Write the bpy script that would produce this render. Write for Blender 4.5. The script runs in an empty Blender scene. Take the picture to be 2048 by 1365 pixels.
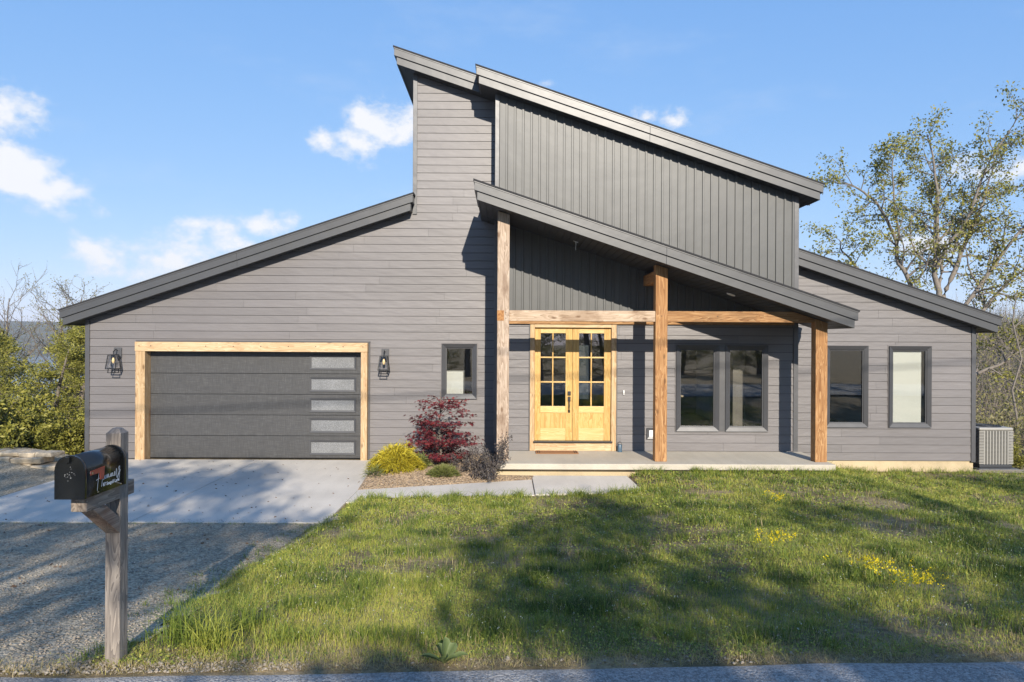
import bpy, math, random
import numpy as np
from mathutils import Vector, Matrix
R = math.radians
scene = bpy.context.scene
COL = scene.collection
rnd = random.Random(11)

# ------------------------------------------------------------------ camera
CZ = 2.68
cam_d = bpy.data.cameras.new('camera'); cam_d.lens = 24; cam_d.sensor_width = 36
cam_d.clip_start = .05; cam_d.clip_end = 6000
cam = bpy.data.objects.new('camera', cam_d); COL.objects.link(cam); scene.camera = cam
YAW, ROLL = R(.5), R(.3)
_f = Vector((math.sin(YAW), math.cos(YAW), 0)); _r = Vector((math.cos(YAW), -math.sin(YAW), 0)); _u = Vector((0, 0, 1))
_r2 = _r * math.cos(ROLL) + _u * math.sin(ROLL); _u2 = _u * math.cos(ROLL) - _r * math.sin(ROLL)
_m = Matrix((_r2, _u2, -_f)).transposed().to_4x4(); _m.translation = (0, 0, CZ)
cam.matrix_world = _m

# ------------------------------------------------------------------ world: sky with a few fair-weather clouds
world = bpy.data.worlds.new('World'); scene.world = world; world.use_nodes = True
SUN_TRAVEL = Vector((-.16, 1, -.485))
SUN_EL = math.atan2(.485, math.hypot(1, .16)); SUN_ROT = math.pi - math.atan2(.16, 1)


def nd(nt, typ, props=None, **ins):
    n = nt.nodes.new(typ)
    for k, v in (props or {}).items():
        setattr(n, k, v)
    for k, v in ins.items():
        key = int(k[1:]) if k[0] == 'i' and k[1:].isdigit() else k
        s = n.inputs[key]
        if isinstance(v, bpy.types.NodeSocket):
            nt.links.new(v, s)
        else:
            s.default_value = v
    return n


def mth(nt, op, a, b=0.0, c=None, clamp=False):
    n = nd(nt, 'ShaderNodeMath', {'operation': op, 'use_clamp': clamp}, i0=a, i1=b)
    if c is not None:
        if isinstance(c, bpy.types.NodeSocket):
            nt.links.new(c, n.inputs[2])
        else:
            n.inputs[2].default_value = c
    return n.outputs[0]


def noise(nt, vec, scale, detail=3, rough=.55, dist=0):
    return nd(nt, 'ShaderNodeTexNoise', None, Vector=vec, Scale=scale, Detail=detail, Roughness=rough, Distortion=dist).outputs['Fac']


def vscale(nt, vec, s, add=None):
    o = nd(nt, 'ShaderNodeVectorMath', {'operation': 'MULTIPLY'}, i0=vec, i1=s).outputs[0]
    if add is not None:
        o = nd(nt, 'ShaderNodeVectorMath', {'operation': 'ADD'}, i0=o, i1=add).outputs[0]
    return o


def ramp(nt, fac, stops, interp='LINEAR'):
    n = nd(nt, 'ShaderNodeValToRGB', None, Fac=fac); cr = n.color_ramp; cr.interpolation = interp
    while len(cr.elements) < len(stops):
        cr.elements.new(.5)
    for e, (p, c) in zip(cr.elements, stops):
        e.position = p; e.color = (c, c, c, 1) if isinstance(c, (int, float)) else (*c, 1)
    return n.outputs['Color']


def mixc(nt, fac, a, b, mode='MIX'):
    n = nd(nt, 'ShaderNodeMix', {'data_type': 'RGBA', 'blend_type': mode})
    for i, v in ((0, fac), (6, a), (7, b)):
        if isinstance(v, bpy.types.NodeSocket):
            nt.links.new(v, n.inputs[i])
        elif i == 0:
            n.inputs[0].default_value = v
        else:
            n.inputs[i].default_value = (v, v, v, 1) if isinstance(v, (int, float)) else (*v, 1)
    return n.outputs[2]


def build_world():
    nt = world.node_tree
    for n in list(nt.nodes):
        nt.nodes.remove(n)
    sky = nd(nt, 'ShaderNodeTexSky', {'sky_type': 'NISHITA', 'sun_disc': False, 'sun_elevation': SUN_EL,
                                      'sun_rotation': SUN_ROT, 'air_density': .8, 'dust_density': 0, 'ozone_density': 2.5, 'altitude': 250})
    tc = nd(nt, 'ShaderNodeTexCoord').outputs['Generated']
    n1 = noise(nt, vscale(nt, tc, (1, 1, 1.5)), 9, 7, .6)
    n2 = noise(nt, vscale(nt, tc, (1, 1, 1.6)), 2.6, 4, .55)
    n3 = noise(nt, vscale(nt, tc, (1, 1, 1.5), (5.1, 2.2, 7.3)), 24, 8, .62)
    blobs = [((-.566, .782, .255), .045, .034), ((-.588, .79, .205), .062, .036), ((-.575, .803, .178), .066, .03),
             ((-.252, .929, .274), .028, .020), ((-.205, .938, .268), .045, .028), ((-.172, .939, .296), .048, .040),
             ((-.140, .945, .292), .04, .036), ((-.50, .858, .101), .052, .026),
             ((-.449, .888, .102), .06, .026), ((-.41, .901, .120), .05, .036), ((-.380, .915, .128), .036, .030),
             ((-.412, .899, .152), .026, .015), ((-.318, .936, .158), .042, .019), ((-.298, .941, .163), .03, .019),
             ((.225, .926, .300), .034, .017), ((.190, .933, .306), .03, .014), ((.048, .935, .353), .018, .010),
             ((.52, .847, .125), .05, .018), ((.60, .79, .20), .07, .03), ((-.70, .70, .16), .10, .045), ((.74, .66, .27), .09, .04)]
    best = None
    for c, rx, rz in blobs:
        v = vscale(nt, tc, (1, 1, 1), (-c[0], -c[1], -c[2]))
        v = vscale(nt, v, (1 / rx, 1 / (rx * 2.2), 1 / rz))
        ln = nd(nt, 'ShaderNodeVectorMath', {'operation': 'LENGTH'}, i0=v).outputs['Value']
        k = mth(nt, 'SUBTRACT', 1.0, ln)
        best = k if best is None else mth(nt, 'SMOOTH_MAX', best, k, .25)
    edge = mth(nt, 'ADD', mth(nt, 'MULTIPLY', mth(nt, 'SUBTRACT', n1, .5), 3.2), mth(nt, 'MULTIPLY', mth(nt, 'SUBTRACT', n3, .5), 2.4))
    shp = mth(nt, 'ADD', best, edge)
    m1 = nd(nt, 'ShaderNodeMapRange', {'interpolation_type': 'SMOOTHSTEP'}, Value=shp, i1=-.10, i2=1.05).outputs[0]
    # the same sparse cumulus elsewhere in the sky, plus thin veils
    sp = nd(nt, 'ShaderNodeSeparateXYZ', None, Vector=tc).outputs
    back = nd(nt, 'ShaderNodeMapRange', {'interpolation_type': 'SMOOTHSTEP'}, Value=sp[1], i1=.45, i2=.15).outputs[0]
    up = nd(nt, 'ShaderNodeMapRange', {'interpolation_type': 'SMOOTHSTEP'}, Value=sp[2], i1=.02, i2=.12).outputs[0]
    gen = mth(nt, 'ADD', n2, mth(nt, 'MULTIPLY', mth(nt, 'SUBTRACT', n1, .5), .35))
    m2 = nd(nt, 'ShaderNodeMapRange', {'interpolation_type': 'SMOOTHSTEP'}, Value=gen, i1=.60, i2=.74).outputs[0]
    m2 = mth(nt, 'MULTIPLY', mth(nt, 'MULTIPLY', m2, back), up)
    veil = nd(nt, 'ShaderNodeMapRange', {'interpolation_type': 'SMOOTHSTEP'}, Value=noise(nt, vscale(nt, tc, (1, 1, 3.2)), 4.2, 6, .62), i1=.50, i2=.80).outputs[0]
    veil = mth(nt, 'MULTIPLY', veil, .20)
    msk = mth(nt, 'MAXIMUM', mth(nt, 'MULTIPLY', mth(nt, 'MAXIMUM', m1, m2), .94), veil, clamp=True)
    sc = nd(nt, 'ShaderNodeSeparateColor', None, Color=sky.outputs[0]).outputs
    ch = [mth(nt, 'MULTIPLY', mth(nt, 'POWER', sc[k], SKY_GAMMA[k]), SKY_TINT[k]) for k in range(3)]
    hs = nd(nt, 'ShaderNodeCombineColor', None, Red=ch[0], Green=ch[1], Blue=ch[2]).outputs[0]
    shade = ramp(nt, shp, [(0, (3.2, 3.6, 4.2)), (.35, (3.9, 4.05, 4.3)), (.9, CLOUD)])
    col = mixc(nt, msk, hs, shade)
    bg = nd(nt, 'ShaderNodeBackground', None, Color=col, Strength=SKY_STRENGTH)
    nd_out = nd(nt, 'ShaderNodeOutputWorld', None, Surface=bg.outputs[0])


SKY_GAMMA = (.68, .45, .24)
SKY_STRENGTH = .15
SKY_TINT = (.93, 1.50, 2.88)
CLOUD = (4.4, 4.4, 4.5)
build_world()
world.cycles.sampling_method = 'MANUAL'; world.cycles.sample_map_resolution = 512

sun_d = bpy.data.lights.new('sun', 'SUN'); sun_d.energy = 4.7; sun_d.angle = R(.53); sun_d.color = (1, .91, .78)
sun = bpy.data.objects.new('sun', sun_d); COL.objects.link(sun)
sun.rotation_euler = SUN_TRAVEL.to_track_quat('-Z', 'Y').to_euler(); sun.location = (4, -20, 14)

scene.view_settings.view_transform = 'Standard'; scene.view_settings.look = 'None'
scene.view_settings.exposure = .6; scene.view_settings.gamma = 1; scene.view_settings.use_curve_mapping = False
scene.cycles.use_denoising = True
scene.cycles.max_bounces = 6; scene.cycles.diffuse_bounces = 3; scene.cycles.transparent_max_bounces = 12; scene.cycles.transmission_bounces = 4
scene.cycles.sample_clamp_indirect = 6
scene.cycles.caustics_reflective = False; scene.cycles.caustics_refractive = False

# ------------------------------------------------------------------ helpers
ORI = {}


def tag(o, label=None, cat=None, group=None, kind=None):
    for k, v in (('label', label), ('category', cat), ('group', group), ('kind', kind)):
        if v:
            o[k] = v
    return o


def thing(name, loc, label, cat, group=None):
    o = bpy.data.objects.new(name, None); COL.objects.link(o); o.location = loc; o.empty_display_size = .2
    ORI[o] = Vector(loc); tag(o, label, cat, group); return o


def link(name, me, parent=None, origin=(0, 0, 0)):
    o = bpy.data.objects.new(name, me); COL.objects.link(o)
    origin = Vector(origin); ORI[o] = origin
    if parent is not None:
        o.parent = parent; o.location = origin - ORI[parent]
    else:
        o.location = origin
    return o


def fast_mesh(name, V, T, tint=None, mat=None, smooth=False):
    V = np.asarray(V, dtype=np.float32); T = np.asarray(T, dtype=np.int32)
    me = bpy.data.meshes.new(name)
    me.vertices.add(len(V)); me.vertices.foreach_set('co', V.ravel())
    me.loops.add(T.size); me.loops.foreach_set('vertex_index', T.ravel())
    me.polygons.add(len(T)); me.polygons.foreach_set('loop_start', np.arange(0, T.size, T.shape[1], dtype=np.int32))
    if smooth:
        me.polygons.foreach_set('use_smooth', np.ones(len(T), dtype=bool))
    me.update(calc_edges=True)
    if tint is not None:
        a = me.attributes.new('tint', 'FLOAT', 'POINT'); a.data.foreach_set('value', np.asarray(tint, dtype=np.float32))
    if mat:
        me.materials.append(mat)
    return me


def clip(poly, a, b, c):
    """keep a*x+b*z<=c"""
    out = []
    for i in range(len(poly)):
        p, q = poly[i], poly[(i + 1) % len(poly)]
        dp, dq = a * p[0] + b * p[1] - c, a * q[0] + b * q[1] - c
        if dp <= 0:
            out.append(p)
        if dp * dq < 0:
            t = dp / (dp - dq); out.append((p[0] + (q[0] - p[0]) * t, p[1] + (q[1] - p[1]) * t))
    return out


class MB:
    def __init__(s):
        s.v = []; s.f = []; s.sm = []

    def raw(s, V, F, smooth=False):
        o = len(s.v); s.v += [tuple(p) for p in V]; s.f += [tuple(i + o for i in f) for f in F]; s.sm += [smooth] * len(F); return s

    def box(s, x0, x1, y0, y1, z0, z1):
        V = [(x, y, z) for z in (z0, z1) for y in (y0, y1) for x in (x0, x1)]
        return s.raw(V, [(0, 2, 3, 1), (4, 5, 7, 6), (0, 1, 5, 4), (2, 6, 7, 3), (0, 4, 6, 2), (1, 3, 7, 5)])

    def prism(s, poly, yf, yb):
        """polygon in xz, extruded from front y (value or function of x,z) to back y"""
        n = len(poly)
        if n < 3:
            return s
        f = yf if callable(yf) else (lambda x, z: yf)
        b = yb if callable(yb) else (lambda x, z: yb)
        V = [(x, f(x, z), z) for x, z in poly] + [(x, b(x, z), z) for x, z in poly]
        area = sum(poly[i][0] * poly[(i + 1) % n][1] - poly[(i + 1) % n][0] * poly[i][1] for i in range(n))
        F = [tuple(range(n)), tuple(range(2 * n - 1, n - 1, -1))] + [(i, i + n, (i + 1) % n + n, (i + 1) % n) for i in range(n)]
        if area < 0:
            F = [tuple(reversed(k)) for k in F]
        return s.raw(V, F)

    def rect(s, x0, x1, z0, z1, yf, yb):
        return s.prism([(x0, z0), (x1, z0), (x1, z1), (x0, z1)], yf, yb)

    def tube(s, pts, rad, n=8, cap=True, smooth=True):
        pts = [Vector(p) for p in pts]
        if not hasattr(rad, '__len__'):
            rad = [rad] * len(pts)
        V = []; F = []
        for i, p in enumerate(pts):
            d = (pts[min(i + 1, len(pts) - 1)] - pts[max(i - 1, 0)]).normalized()
            a = d.cross(Vector((0, 0, 1)) if abs(d.z) < .9 else Vector((1, 0, 0))).normalized(); b = d.cross(a)
            for k in range(n):
                t = 2 * math.pi * k / n; V.append(p + (a * math.cos(t) + b * math.sin(t)) * rad[i])
        for i in range(len(pts) - 1):
            for k in range(n):
                F.append((i * n + k, i * n + (k + 1) % n, (i + 1) * n + (k + 1) % n, (i + 1) * n + k))
        s.raw(V, F, smooth)
        if cap:
            o = len(s.v) - len(V)
            s.f += [tuple(o + k for k in range(n)), tuple(o + len(V) - 1 - k for k in range(n))]; s.sm += [False, False]
        return s

    def bar(s, a, b, w, h=None):
        """square bar between two points"""
        h = h or w; a, b = Vector(a), Vector(b); d = (b - a).normalized()
        x = d.cross(Vector((0, 0, 1)) if abs(d.z) < .95 else Vector((0, 1, 0))).normalized(); y = d.cross(x)
        V = [p + x * i * w / 2 + y * j * h / 2 for p in (a, b) for i, j in ((-1, -1), (1, -1), (1, 1), (-1, 1))]
        return s.raw(V, [(0, 1, 2, 3), (7, 6, 5, 4), (0, 4, 5, 1), (1, 5, 6, 2), (2, 6, 7, 3), (3, 7, 4, 0)])

    def build(s, name, mat, parent=None, bevel=0, origin=None):
        if not s.v:
            return None
        V = np.array(s.v, dtype=float)
        if origin is None:
            lo, hi = V.min(0), V.max(0); origin = ((lo[0] + hi[0]) / 2, (lo[1] + hi[1]) / 2, lo[2])
        me = bpy.data.meshes.new(name); me.from_pydata((V - np.array(origin)).tolist(), [], s.f); me.update()
        me.polygons.foreach_set('use_smooth', s.sm)
        me.materials.append(mat)
        o = link(name, me, parent, origin)
        if bevel:
            b = o.modifiers.new('bevel', 'BEVEL'); b.width = bevel; b.segments = 2; b.limit_method = 'ANGLE'; b.angle_limit = R(40)
        return o


_H = np.random.default_rng(5).random((256, 256))


def vnoise(x, y, s=1.0, seed=0):
    x = np.asarray(x, float) * s + seed * 17.3; y = np.asarray(y, float) * s + seed * 9.7
    xi = np.floor(x).astype(int); yi = np.floor(y).astype(int); fx = x - xi; fy = y - yi
    fx = fx * fx * (3 - 2 * fx); fy = fy * fy * (3 - 2 * fy)
    h = lambda a, b: _H[a % 256, b % 256]
    return (h(xi, yi) * (1 - fx) + h(xi + 1, yi) * fx) * (1 - fy) + (h(xi, yi + 1) * (1 - fx) + h(xi + 1, yi + 1) * fx) * fy


def sstep(t):
    t = np.clip(t, 0, 1); return t * t * (3 - 2 * t)


def ground(x, y):
    """terrain height"""
    x = np.asarray(x, float); y = np.asarray(y, float)
    t = np.clip((y - 4.2) / 9.0, 0, 1)
    zend = .0 + .15 * sstep((x - 1.4) / 1.6) - .31 * sstep((x - 6.0) / 2.2)
    lawn = .68 + (zend - .68) * (1 - (1 - t) ** 1.55) - .08 * sstep((y - 13.2) / 2.2)
    lawn = lawn + (.05 * (vnoise(x, y, .8, 1) - .5) + .03 * (vnoise(x, y, 2.1, 2) - .5)) * sstep((y - 4.2) / .8) * sstep((11.3 - y) / 1.5)
    grav = .69 * np.clip((10.0 - y) / 5.8, 0, 1) - .02 + .03 * (vnoise(x, y, 1.2, 3) - .5) * sstep((9.6 - y))
    w = sstep((x + 2.75) / .35)
    near = grav * (1 - w) + lawn * w - .04 * np.exp(-((x + 2.62) / .25) ** 2) * sstep((y - 5.2) / .8) * sstep((9.6 - y) / .8)
    near = np.where((x < -2.4) & (y > 9.9), np.minimum(near, -.03), near)
    near = np.where((x < .62) & (y > 11.42 + (x + 2.63) * .1), np.minimum(near, -.02), near)
    near = np.where((x < 2.40) & (x > .4) & (y > 11.80 + (x - .5) * .09), np.minimum(near, .02), near)
    dy = np.maximum(y - 15.4, 0)
    zl = -.03 - .17 * dy; zl = np.maximum(zl, -13.5) + 37 * sstep((y - 480) / 420) * (.75 + .5 * vnoise(x, y * .3, .006, 4))
    zr = -.30 - .08 * np.minimum(dy, 12) + .085 * np.clip(y - 27, 0, 85) + 3 * (vnoise(x, y, .03, 6) - .5) * sstep((y - 30) / 30)
    wr = sstep((x - 1) / 9.0)
    far = zl * (1 - wr) + zr * wr
    z = np.where(y > 15.4, far + (near - (zl * (1 - wr) + zr * wr)) * (1 - sstep((y - 15.4) / 1.0)), near)
    left = sstep((-9.6 - x) / 3)
    z = z - left * sstep((y - 14.5) / 3) * .3
    z = np.where(y < 4.2, .68 - .012 * np.clip(-3 - y, 0, 40), z)
    return z


def gz(x, y):
    return float(ground(np.array([x]), np.array([y]))[0])
# ------------------------------------------------------------------ materials
MAT = {}


def newmat(name):
    m = bpy.data.materials.new(name); m.use_nodes = True; nt = m.node_tree
    b = nt.nodes['Principled BSDF']; MAT[name] = m
    pos = nd(nt, 'ShaderNodeNewGeometry').outputs['Position']
    return m, nt, b, pos


def setb(nt, b, **kw):
    for k, v in kw.items():
        k = k.replace('_', ' ')
        s = b.inputs[k]
        if isinstance(v, bpy.types.NodeSocket):
            nt.links.new(v, s)
        elif isinstance(v, tuple) and len(v) == 3 and k != 'Normal':
            s.default_value = (*v, 1)
        else:
            s.default_value = v


def bump(nt, b, h, strength=.3, dist=.01):
    n = nd(nt, 'ShaderNodeBump', None, Height=h, Strength=strength, Distance=dist)
    nt.links.new(n.outputs[0], b.inputs['Normal'])


def objrand(nt):
    return nd(nt, 'ShaderNodeObjectInfo').outputs['Random']


def vary(nt, col, amt=.12):
    v = mth(nt, 'ADD', mth(nt, 'MULTIPLY', objrand(nt), amt), 1 - amt / 2)
    return nd(nt, 'ShaderNodeHueSaturation', None, Value=v, Color=col).outputs[0]


def plain(name, col, rough=.6, spec=.5, metal=0, nz=.12, ns=6, bmp=0, bs=40):
    m, nt, b, pos = newmat(name)
    n = noise(nt, pos, ns, 5)
    c = ramp(nt, n, [(.25, tuple(c * (1 - nz) for c in col)), (.75, tuple(c * (1 + nz) for c in col))])
    setb(nt, b, Base_Color=c, Roughness=rough, Metallic=metal); b.inputs['Specular IOR Level'].default_value = spec
    if bmp:
        bump(nt, b, noise(nt, pos, bs, 4), bmp, .01)
    return m


def mk_siding():
    m, nt, b, pos = newmat('siding')
    st = noise(nt, vscale(nt, pos, (.7, 1, 12)), 3, 4)
    big = noise(nt, pos, .5, 3)
    c = ramp(nt, mth(nt, 'ADD', mth(nt, 'MULTIPLY', st, .5), mth(nt, 'MULTIPLY', big, .5)), [(.3, (.130, .120, .121)), (.7, (.163, .152, .152))])
    fine = noise(nt, vscale(nt, pos, (2, 1, 60)), 4, 3)
    setb(nt, b, Base_Color=vary(nt, c, .15), Roughness=.5)
    b.inputs['Specular IOR Level'].default_value = .6
    bump(nt, b, mth(nt, 'ADD', mth(nt, 'MULTIPLY', noise(nt, vscale(nt, pos, (1.2, 1, 4)), 2.2, 2), 3.0), mth(nt, 'MULTIPLY', fine, .15)), .22, .01)


def mk_metal(name, col, rough, dent=.4, ax=(1, 1, 1), spec=.5):
    m, nt, b, pos = newmat(name)
    big = noise(nt, vscale(nt, pos, ax), 1.6, 3)
    c = ramp(nt, big, [(.3, tuple(k * .93 for k in col)), (.7, tuple(k * 1.07 for k in col))])
    setb(nt, b, Base_Color=vary(nt, c, .06), Roughness=rough); b.inputs['Specular IOR Level'].default_value = spec
    d = noise(nt, vscale(nt, pos, ax, (3, 1, 2)), 3.2, 2, .4)
    f = noise(nt, pos, 90, 2)
    bump(nt, b, mth(nt, 'ADD', mth(nt, 'MULTIPLY', d, 2.6), mth(nt, 'MULTIPLY', f, .05)), dent, .012)


def mk_wood(name, axis, stops, stain=.0, knots=True, grain=1.0, stainc=(.05, .035, .02), rough=.72):
    m, nt, b, pos = newmat(name)
    rv = nd(nt, 'ShaderNodeCombineXYZ', None, X=mth(nt, 'MULTIPLY', objrand(nt), 37), Y=mth(nt, 'MULTIPLY', objrand(nt), 11), Z=mth(nt, 'MULTIPLY', objrand(nt), 53)).outputs[0]
    p = nd(nt, 'ShaderNodeVectorMath', {'operation': 'ADD'}, i0=pos, i1=rv).outputs[0]
    s = [26, 26, 26]; s[axis] = 1.1
    g = noise(nt, vscale(nt, p, tuple(k * grain for k in s)), 1, 6, .62, .6)
    w = nd(nt, 'ShaderNodeTexNoise', None, Vector=vscale(nt, p, tuple((9, .9)[i == axis] * grain for i in range(3))), Scale=1, Detail=2, Distortion=1.4).outputs[0]
    rings = mth(nt, 'FRACT', mth(nt, 'MULTIPLY', w, 7))
    f = mth(nt, 'ADD', mth(nt, 'MULTIPLY', g, .65), mth(nt, 'MULTIPLY', rings, .35))
    c = ramp(nt, f, stops)
    if stain:
        q = [3, 3, 3]; q[axis] = 1.5
        sn = ramp(nt, noise(nt, vscale(nt, p, tuple(q)), 1, 4, .6, .5), [(.52, 0.), (.72, 1.)])
        c = mixc(nt, mth(nt, 'MULTIPLY', sn, stain), c, stainc)
    if knots:
        q = [5, 5, 5]; q[axis] = 2.2
        v = nd(nt, 'ShaderNodeTexVoronoi', None, Vector=vscale(nt, p, tuple(q)), Scale=1).outputs['Distance']
        kn = ramp(nt, v, [(.07, 1.), (.16, 0.)])
        c = mixc(nt, mth(nt, 'MULTIPLY', kn, .7), c, (.12, .06, .025))
    setb(nt, b, Base_Color=vary(nt, c, .12), Roughness=rough)
    b.inputs['Specular IOR Level'].default_value = .25
    bump(nt, b, f, .35, .004)


def mk_leaf(name, stops, trans=.35, rough=.55):
    m, nt, b, pos = newmat(name)
    t = nd(nt, 'ShaderNodeAttribute', {'attribute_name': 'tint'}).outputs['Fac']
    c = ramp(nt, t, stops)
    setb(nt, b, Base_Color=c, Roughness=rough); b.inputs['Specular IOR Level'].default_value = .3
    tr = nd(nt, 'ShaderNodeBsdfTranslucent', None, Color=c)
    mx = nd(nt, 'ShaderNodeMixShader', None, Fac=trans, i1=b.outputs[0], i2=tr.outputs[0])
    nt.links.new(mx.outputs[0], nt.nodes['Material Output'].inputs['Surface'])


def mk_glass(name, base=.0, tint=(.93, .94, .93), ior=1.5, gain=1.8):
    m, nt, b, pos = newmat(name)
    fr = nd(nt, 'ShaderNodeFresnel', None, IOR=ior).outputs[0]
    f = mth(nt, 'ADD', mth(nt, 'MULTIPLY', fr, gain), base, clamp=True)
    tr = nd(nt, 'ShaderNodeBsdfTransparent', None, Color=(*tint, 1))
    bm = nd(nt, 'ShaderNodeBump', None, Height=noise(nt, pos, 1.1, 1), Strength=.05, Distance=.02)
    gl = nd(nt, 'ShaderNodeBsdfGlossy', None, Roughness=.015, Color=(1, 1, 1, 1), Normal=bm.outputs[0])
    mx = nd(nt, 'ShaderNodeMixShader', None, Fac=f, i1=tr.outputs[0], i2=gl.outputs[0])
    nt.links.new(mx.outputs[0], nt.nodes['Material Output'].inputs['Surface'])


def mk_frost():
    m, nt, b, pos = newmat('frosted_glass')
    v = nd(nt, 'ShaderNodeTexVoronoi', {'feature': 'SMOOTH_F1'}, Vector=vscale(nt, pos, (1, 1, 1.3)), Scale=60).outputs['Distance']
    lo = noise(nt, pos, 2.2, 2)
    c = ramp(nt, mth(nt, 'ADD', mth(nt, 'MULTIPLY', v, .8), mth(nt, 'MULTIPLY', lo, .35)), [(.25, (.09, .093, .096)), (.75, (.26, .265, .27))])
    setb(nt, b, Base_Color=c, Roughness=.35); b.inputs['Specular IOR Level'].default_value = .7
    bump(nt, b, v, .25, .006)


def mk_gdoor():
    m, nt, b, pos = newmat('garage_panel')
    hs = noise(nt, vscale(nt, pos, (3, 1, 55)), 1.6, 4, .7)
    vs = noise(nt, vscale(nt, pos, (55, 1, 3)), 1.6, 4, .7)
    f = mth(nt, 'MULTIPLY', mth(nt, 'ADD', hs, vs), .5)
    c = ramp(nt, f, [(.35, (.036, .036, .038)), (.52, (.054, .054, .055)), (.68, (.105, .105, .105))])
    setb(nt, b, Base_Color=vary(nt, c, .08), Roughness=.55)
    bump(nt, b, f, .25, .004)


def mk_concrete(name, col, dirt=.25):
    m, nt, b, pos = newmat(name)
    a = noise(nt, pos, .7, 5); f = noise(nt, pos, 60, 4); s = noise(nt, vscale(nt, pos, (1, .18, 1)), 5, 4)
    t = mth(nt, 'ADD', mth(nt, 'MULTIPLY', a, .5), mth(nt, 'ADD', mth(nt, 'MULTIPLY', f, .25), mth(nt, 'MULTIPLY', s, .25)))
    c = ramp(nt, t, [(.3, tuple(k * (1 - dirt) for k in col)), (.55, col), (.75, tuple(min(.9, k * 1.1) for k in col))])
    setb(nt, b, Base_Color=c, Roughness=.85); b.inputs['Specular IOR Level'].default_value = .25
    bump(nt, b, mth(nt, 'ADD', f, mth(nt, 'MULTIPLY', noise(nt, pos, 220, 2), .5)), .25, .004)


def mk_gravel(name, stops, scale=38):
    m, nt, b, pos = newmat(name)
    v = nd(nt, 'ShaderNodeTexVoronoi', None, Vector=pos, Scale=scale)
    v2 = nd(nt, 'ShaderNodeTexVoronoi', None, Vector=pos, Scale=scale * 2.1)
    g = nd(nt, 'ShaderNodeSeparateColor', None, Color=v.outputs['Color']).outputs[0]
    g2 = nd(nt, 'ShaderNodeSeparateColor', None, Color=v2.outputs['Color']).outputs[0]
    t = mth(nt, 'ADD', mth(nt, 'MULTIPLY', mth(nt, 'ADD', g, g2), .3), mth(nt, 'MULTIPLY', noise(nt, pos, .6, 5), .45))
    c = ramp(nt, t, stops)
    setb(nt, b, Base_Color=c, Roughness=.9); b.inputs['Specular IOR Level'].default_value = .2
    h = mth(nt, 'ADD', mth(nt, 'SUBTRACT', 1, v.outputs['Distance']), mth(nt, 'MULTIPLY', mth(nt, 'SUBTRACT', 1, v2.outputs['Distance']), .5))
    bump(nt, b, h, .9, .014)


def mk_ground():
    m, nt, b, pos = newmat('soil')
    n1 = noise(nt, pos, 1.3, 5); n2 = noise(nt, pos, 14, 5); n3 = noise(nt, pos, 70, 3)
    t = mth(nt, 'ADD', mth(nt, 'MULTIPLY', n1, .45), mth(nt, 'ADD', mth(nt, 'MULTIPLY', n2, .35), mth(nt, 'MULTIPLY', n3, .2)))
    near = ramp(nt, t, [(.30, (.06, .052, .025)), (.46, (.16, .125, .07)), (.58, (.31, .24, .145)), (.72, (.44, .35, .22))])
    wood = ramp(nt, noise(nt, pos, .09, 6, .65), [(.32, (.045, .055, .025)), (.5, (.10, .095, .06)), (.7, (.16, .14, .10))])
    y = nd(nt, 'ShaderNodeSeparateXYZ', None, Vector=pos).outputs[1]
    f = nd(nt, 'ShaderNodeMapRange', None, Value=y, i1=22, i2=45).outputs[0]
    setb(nt, b, Base_Color=mixc(nt, f, near, wood), Roughness=.95); b.inputs['Specular IOR Level'].default_value = .1
    bump(nt, b, mth(nt, 'ADD', n2, mth(nt, 'MULTIPLY', n3, .4)), .6, .03)


def mk_mulch():
    m, nt, b, pos = newmat('mulch')
    v = nd(nt, 'ShaderNodeTexVoronoi', None, Vector=vscale(nt, pos, (1, 2.2, 1)), Scale=26)
    g = nd(nt, 'ShaderNodeSeparateColor', None, Color=v.outputs['Color']).outputs[0]
    c = ramp(nt, g, [(0, (.13, .08, .045)), (.5, (.30, .21, .13)), (1, (.50, .39, .27))])
    setb(nt, b, Base_Color=c, Roughness=.9); bump(nt, b, g, .8, .02)


mk_siding()
mk_metal('trim', (.070, .070, .074), .40, .25, (1, 1, 1), .8)
mk_metal('batten', (.082, .084, .083), .44, .12, (1, 1, .8), .5)
mk_metal('fascia', (.060, .062, .066), .40, .14, (.8, 1, 1), .65)
mk_metal('fascia_dark', (.030, .032, .036), .36, .5, (.8, 1, 1))
plain('soffit', (.030, .031, .033), .5)
plain('litter', (.16, .09, .045), .9, nz=.5, ns=9)
plain('shingle', (.028, .028, .030), .9, nz=.3, ns=30, bmp=.5)
plain('sheathing', (.03, .028, .027), .9)
plain('interior_wall', (.22, .20, .18), .9)
plain('interior_floor', (.10, .065, .04), .5)
mk_metal('window_frame', (.055, .056, .061), .38, .1)
plain('white_paint', (.78, .78, .76), .5, nz=.03)
plain('shade_fabric', (.82, .83, .80), .9, nz=.03, ns=60)
plain('black_metal', (.018, .018, .019), .4, nz=.2)
plain('mailbox_black', (.012, .013, .013), .16, spec=.6, nz=.2)
plain('scuff', (.6, .6, .58), .8)
plain('flag_red', (.26, .05, .035), .4, nz=.3, ns=40)
plain('letter_white', (.75, .8, .86), .5, nz=.02)
plain('blue_enamel', (.06, .10, .14), .3)
plain('steel', (.5, .5, .5), .3, metal=1)
plain('ac_grey', (.30, .29, .265), .45, nz=.05)
plain('ac_louver', (.15, .145, .13), .5, nz=.05)
plain('ac_dark', (.03, .034, .04), .5)
plain('pad_grey', (.10, .105, .11), .7, nz=.3, ns=30)
plain('bulb_glow', (.8, .6, .3), .2)
plain('downlight', (.85, .85, .82), .5, nz=.02)
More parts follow.
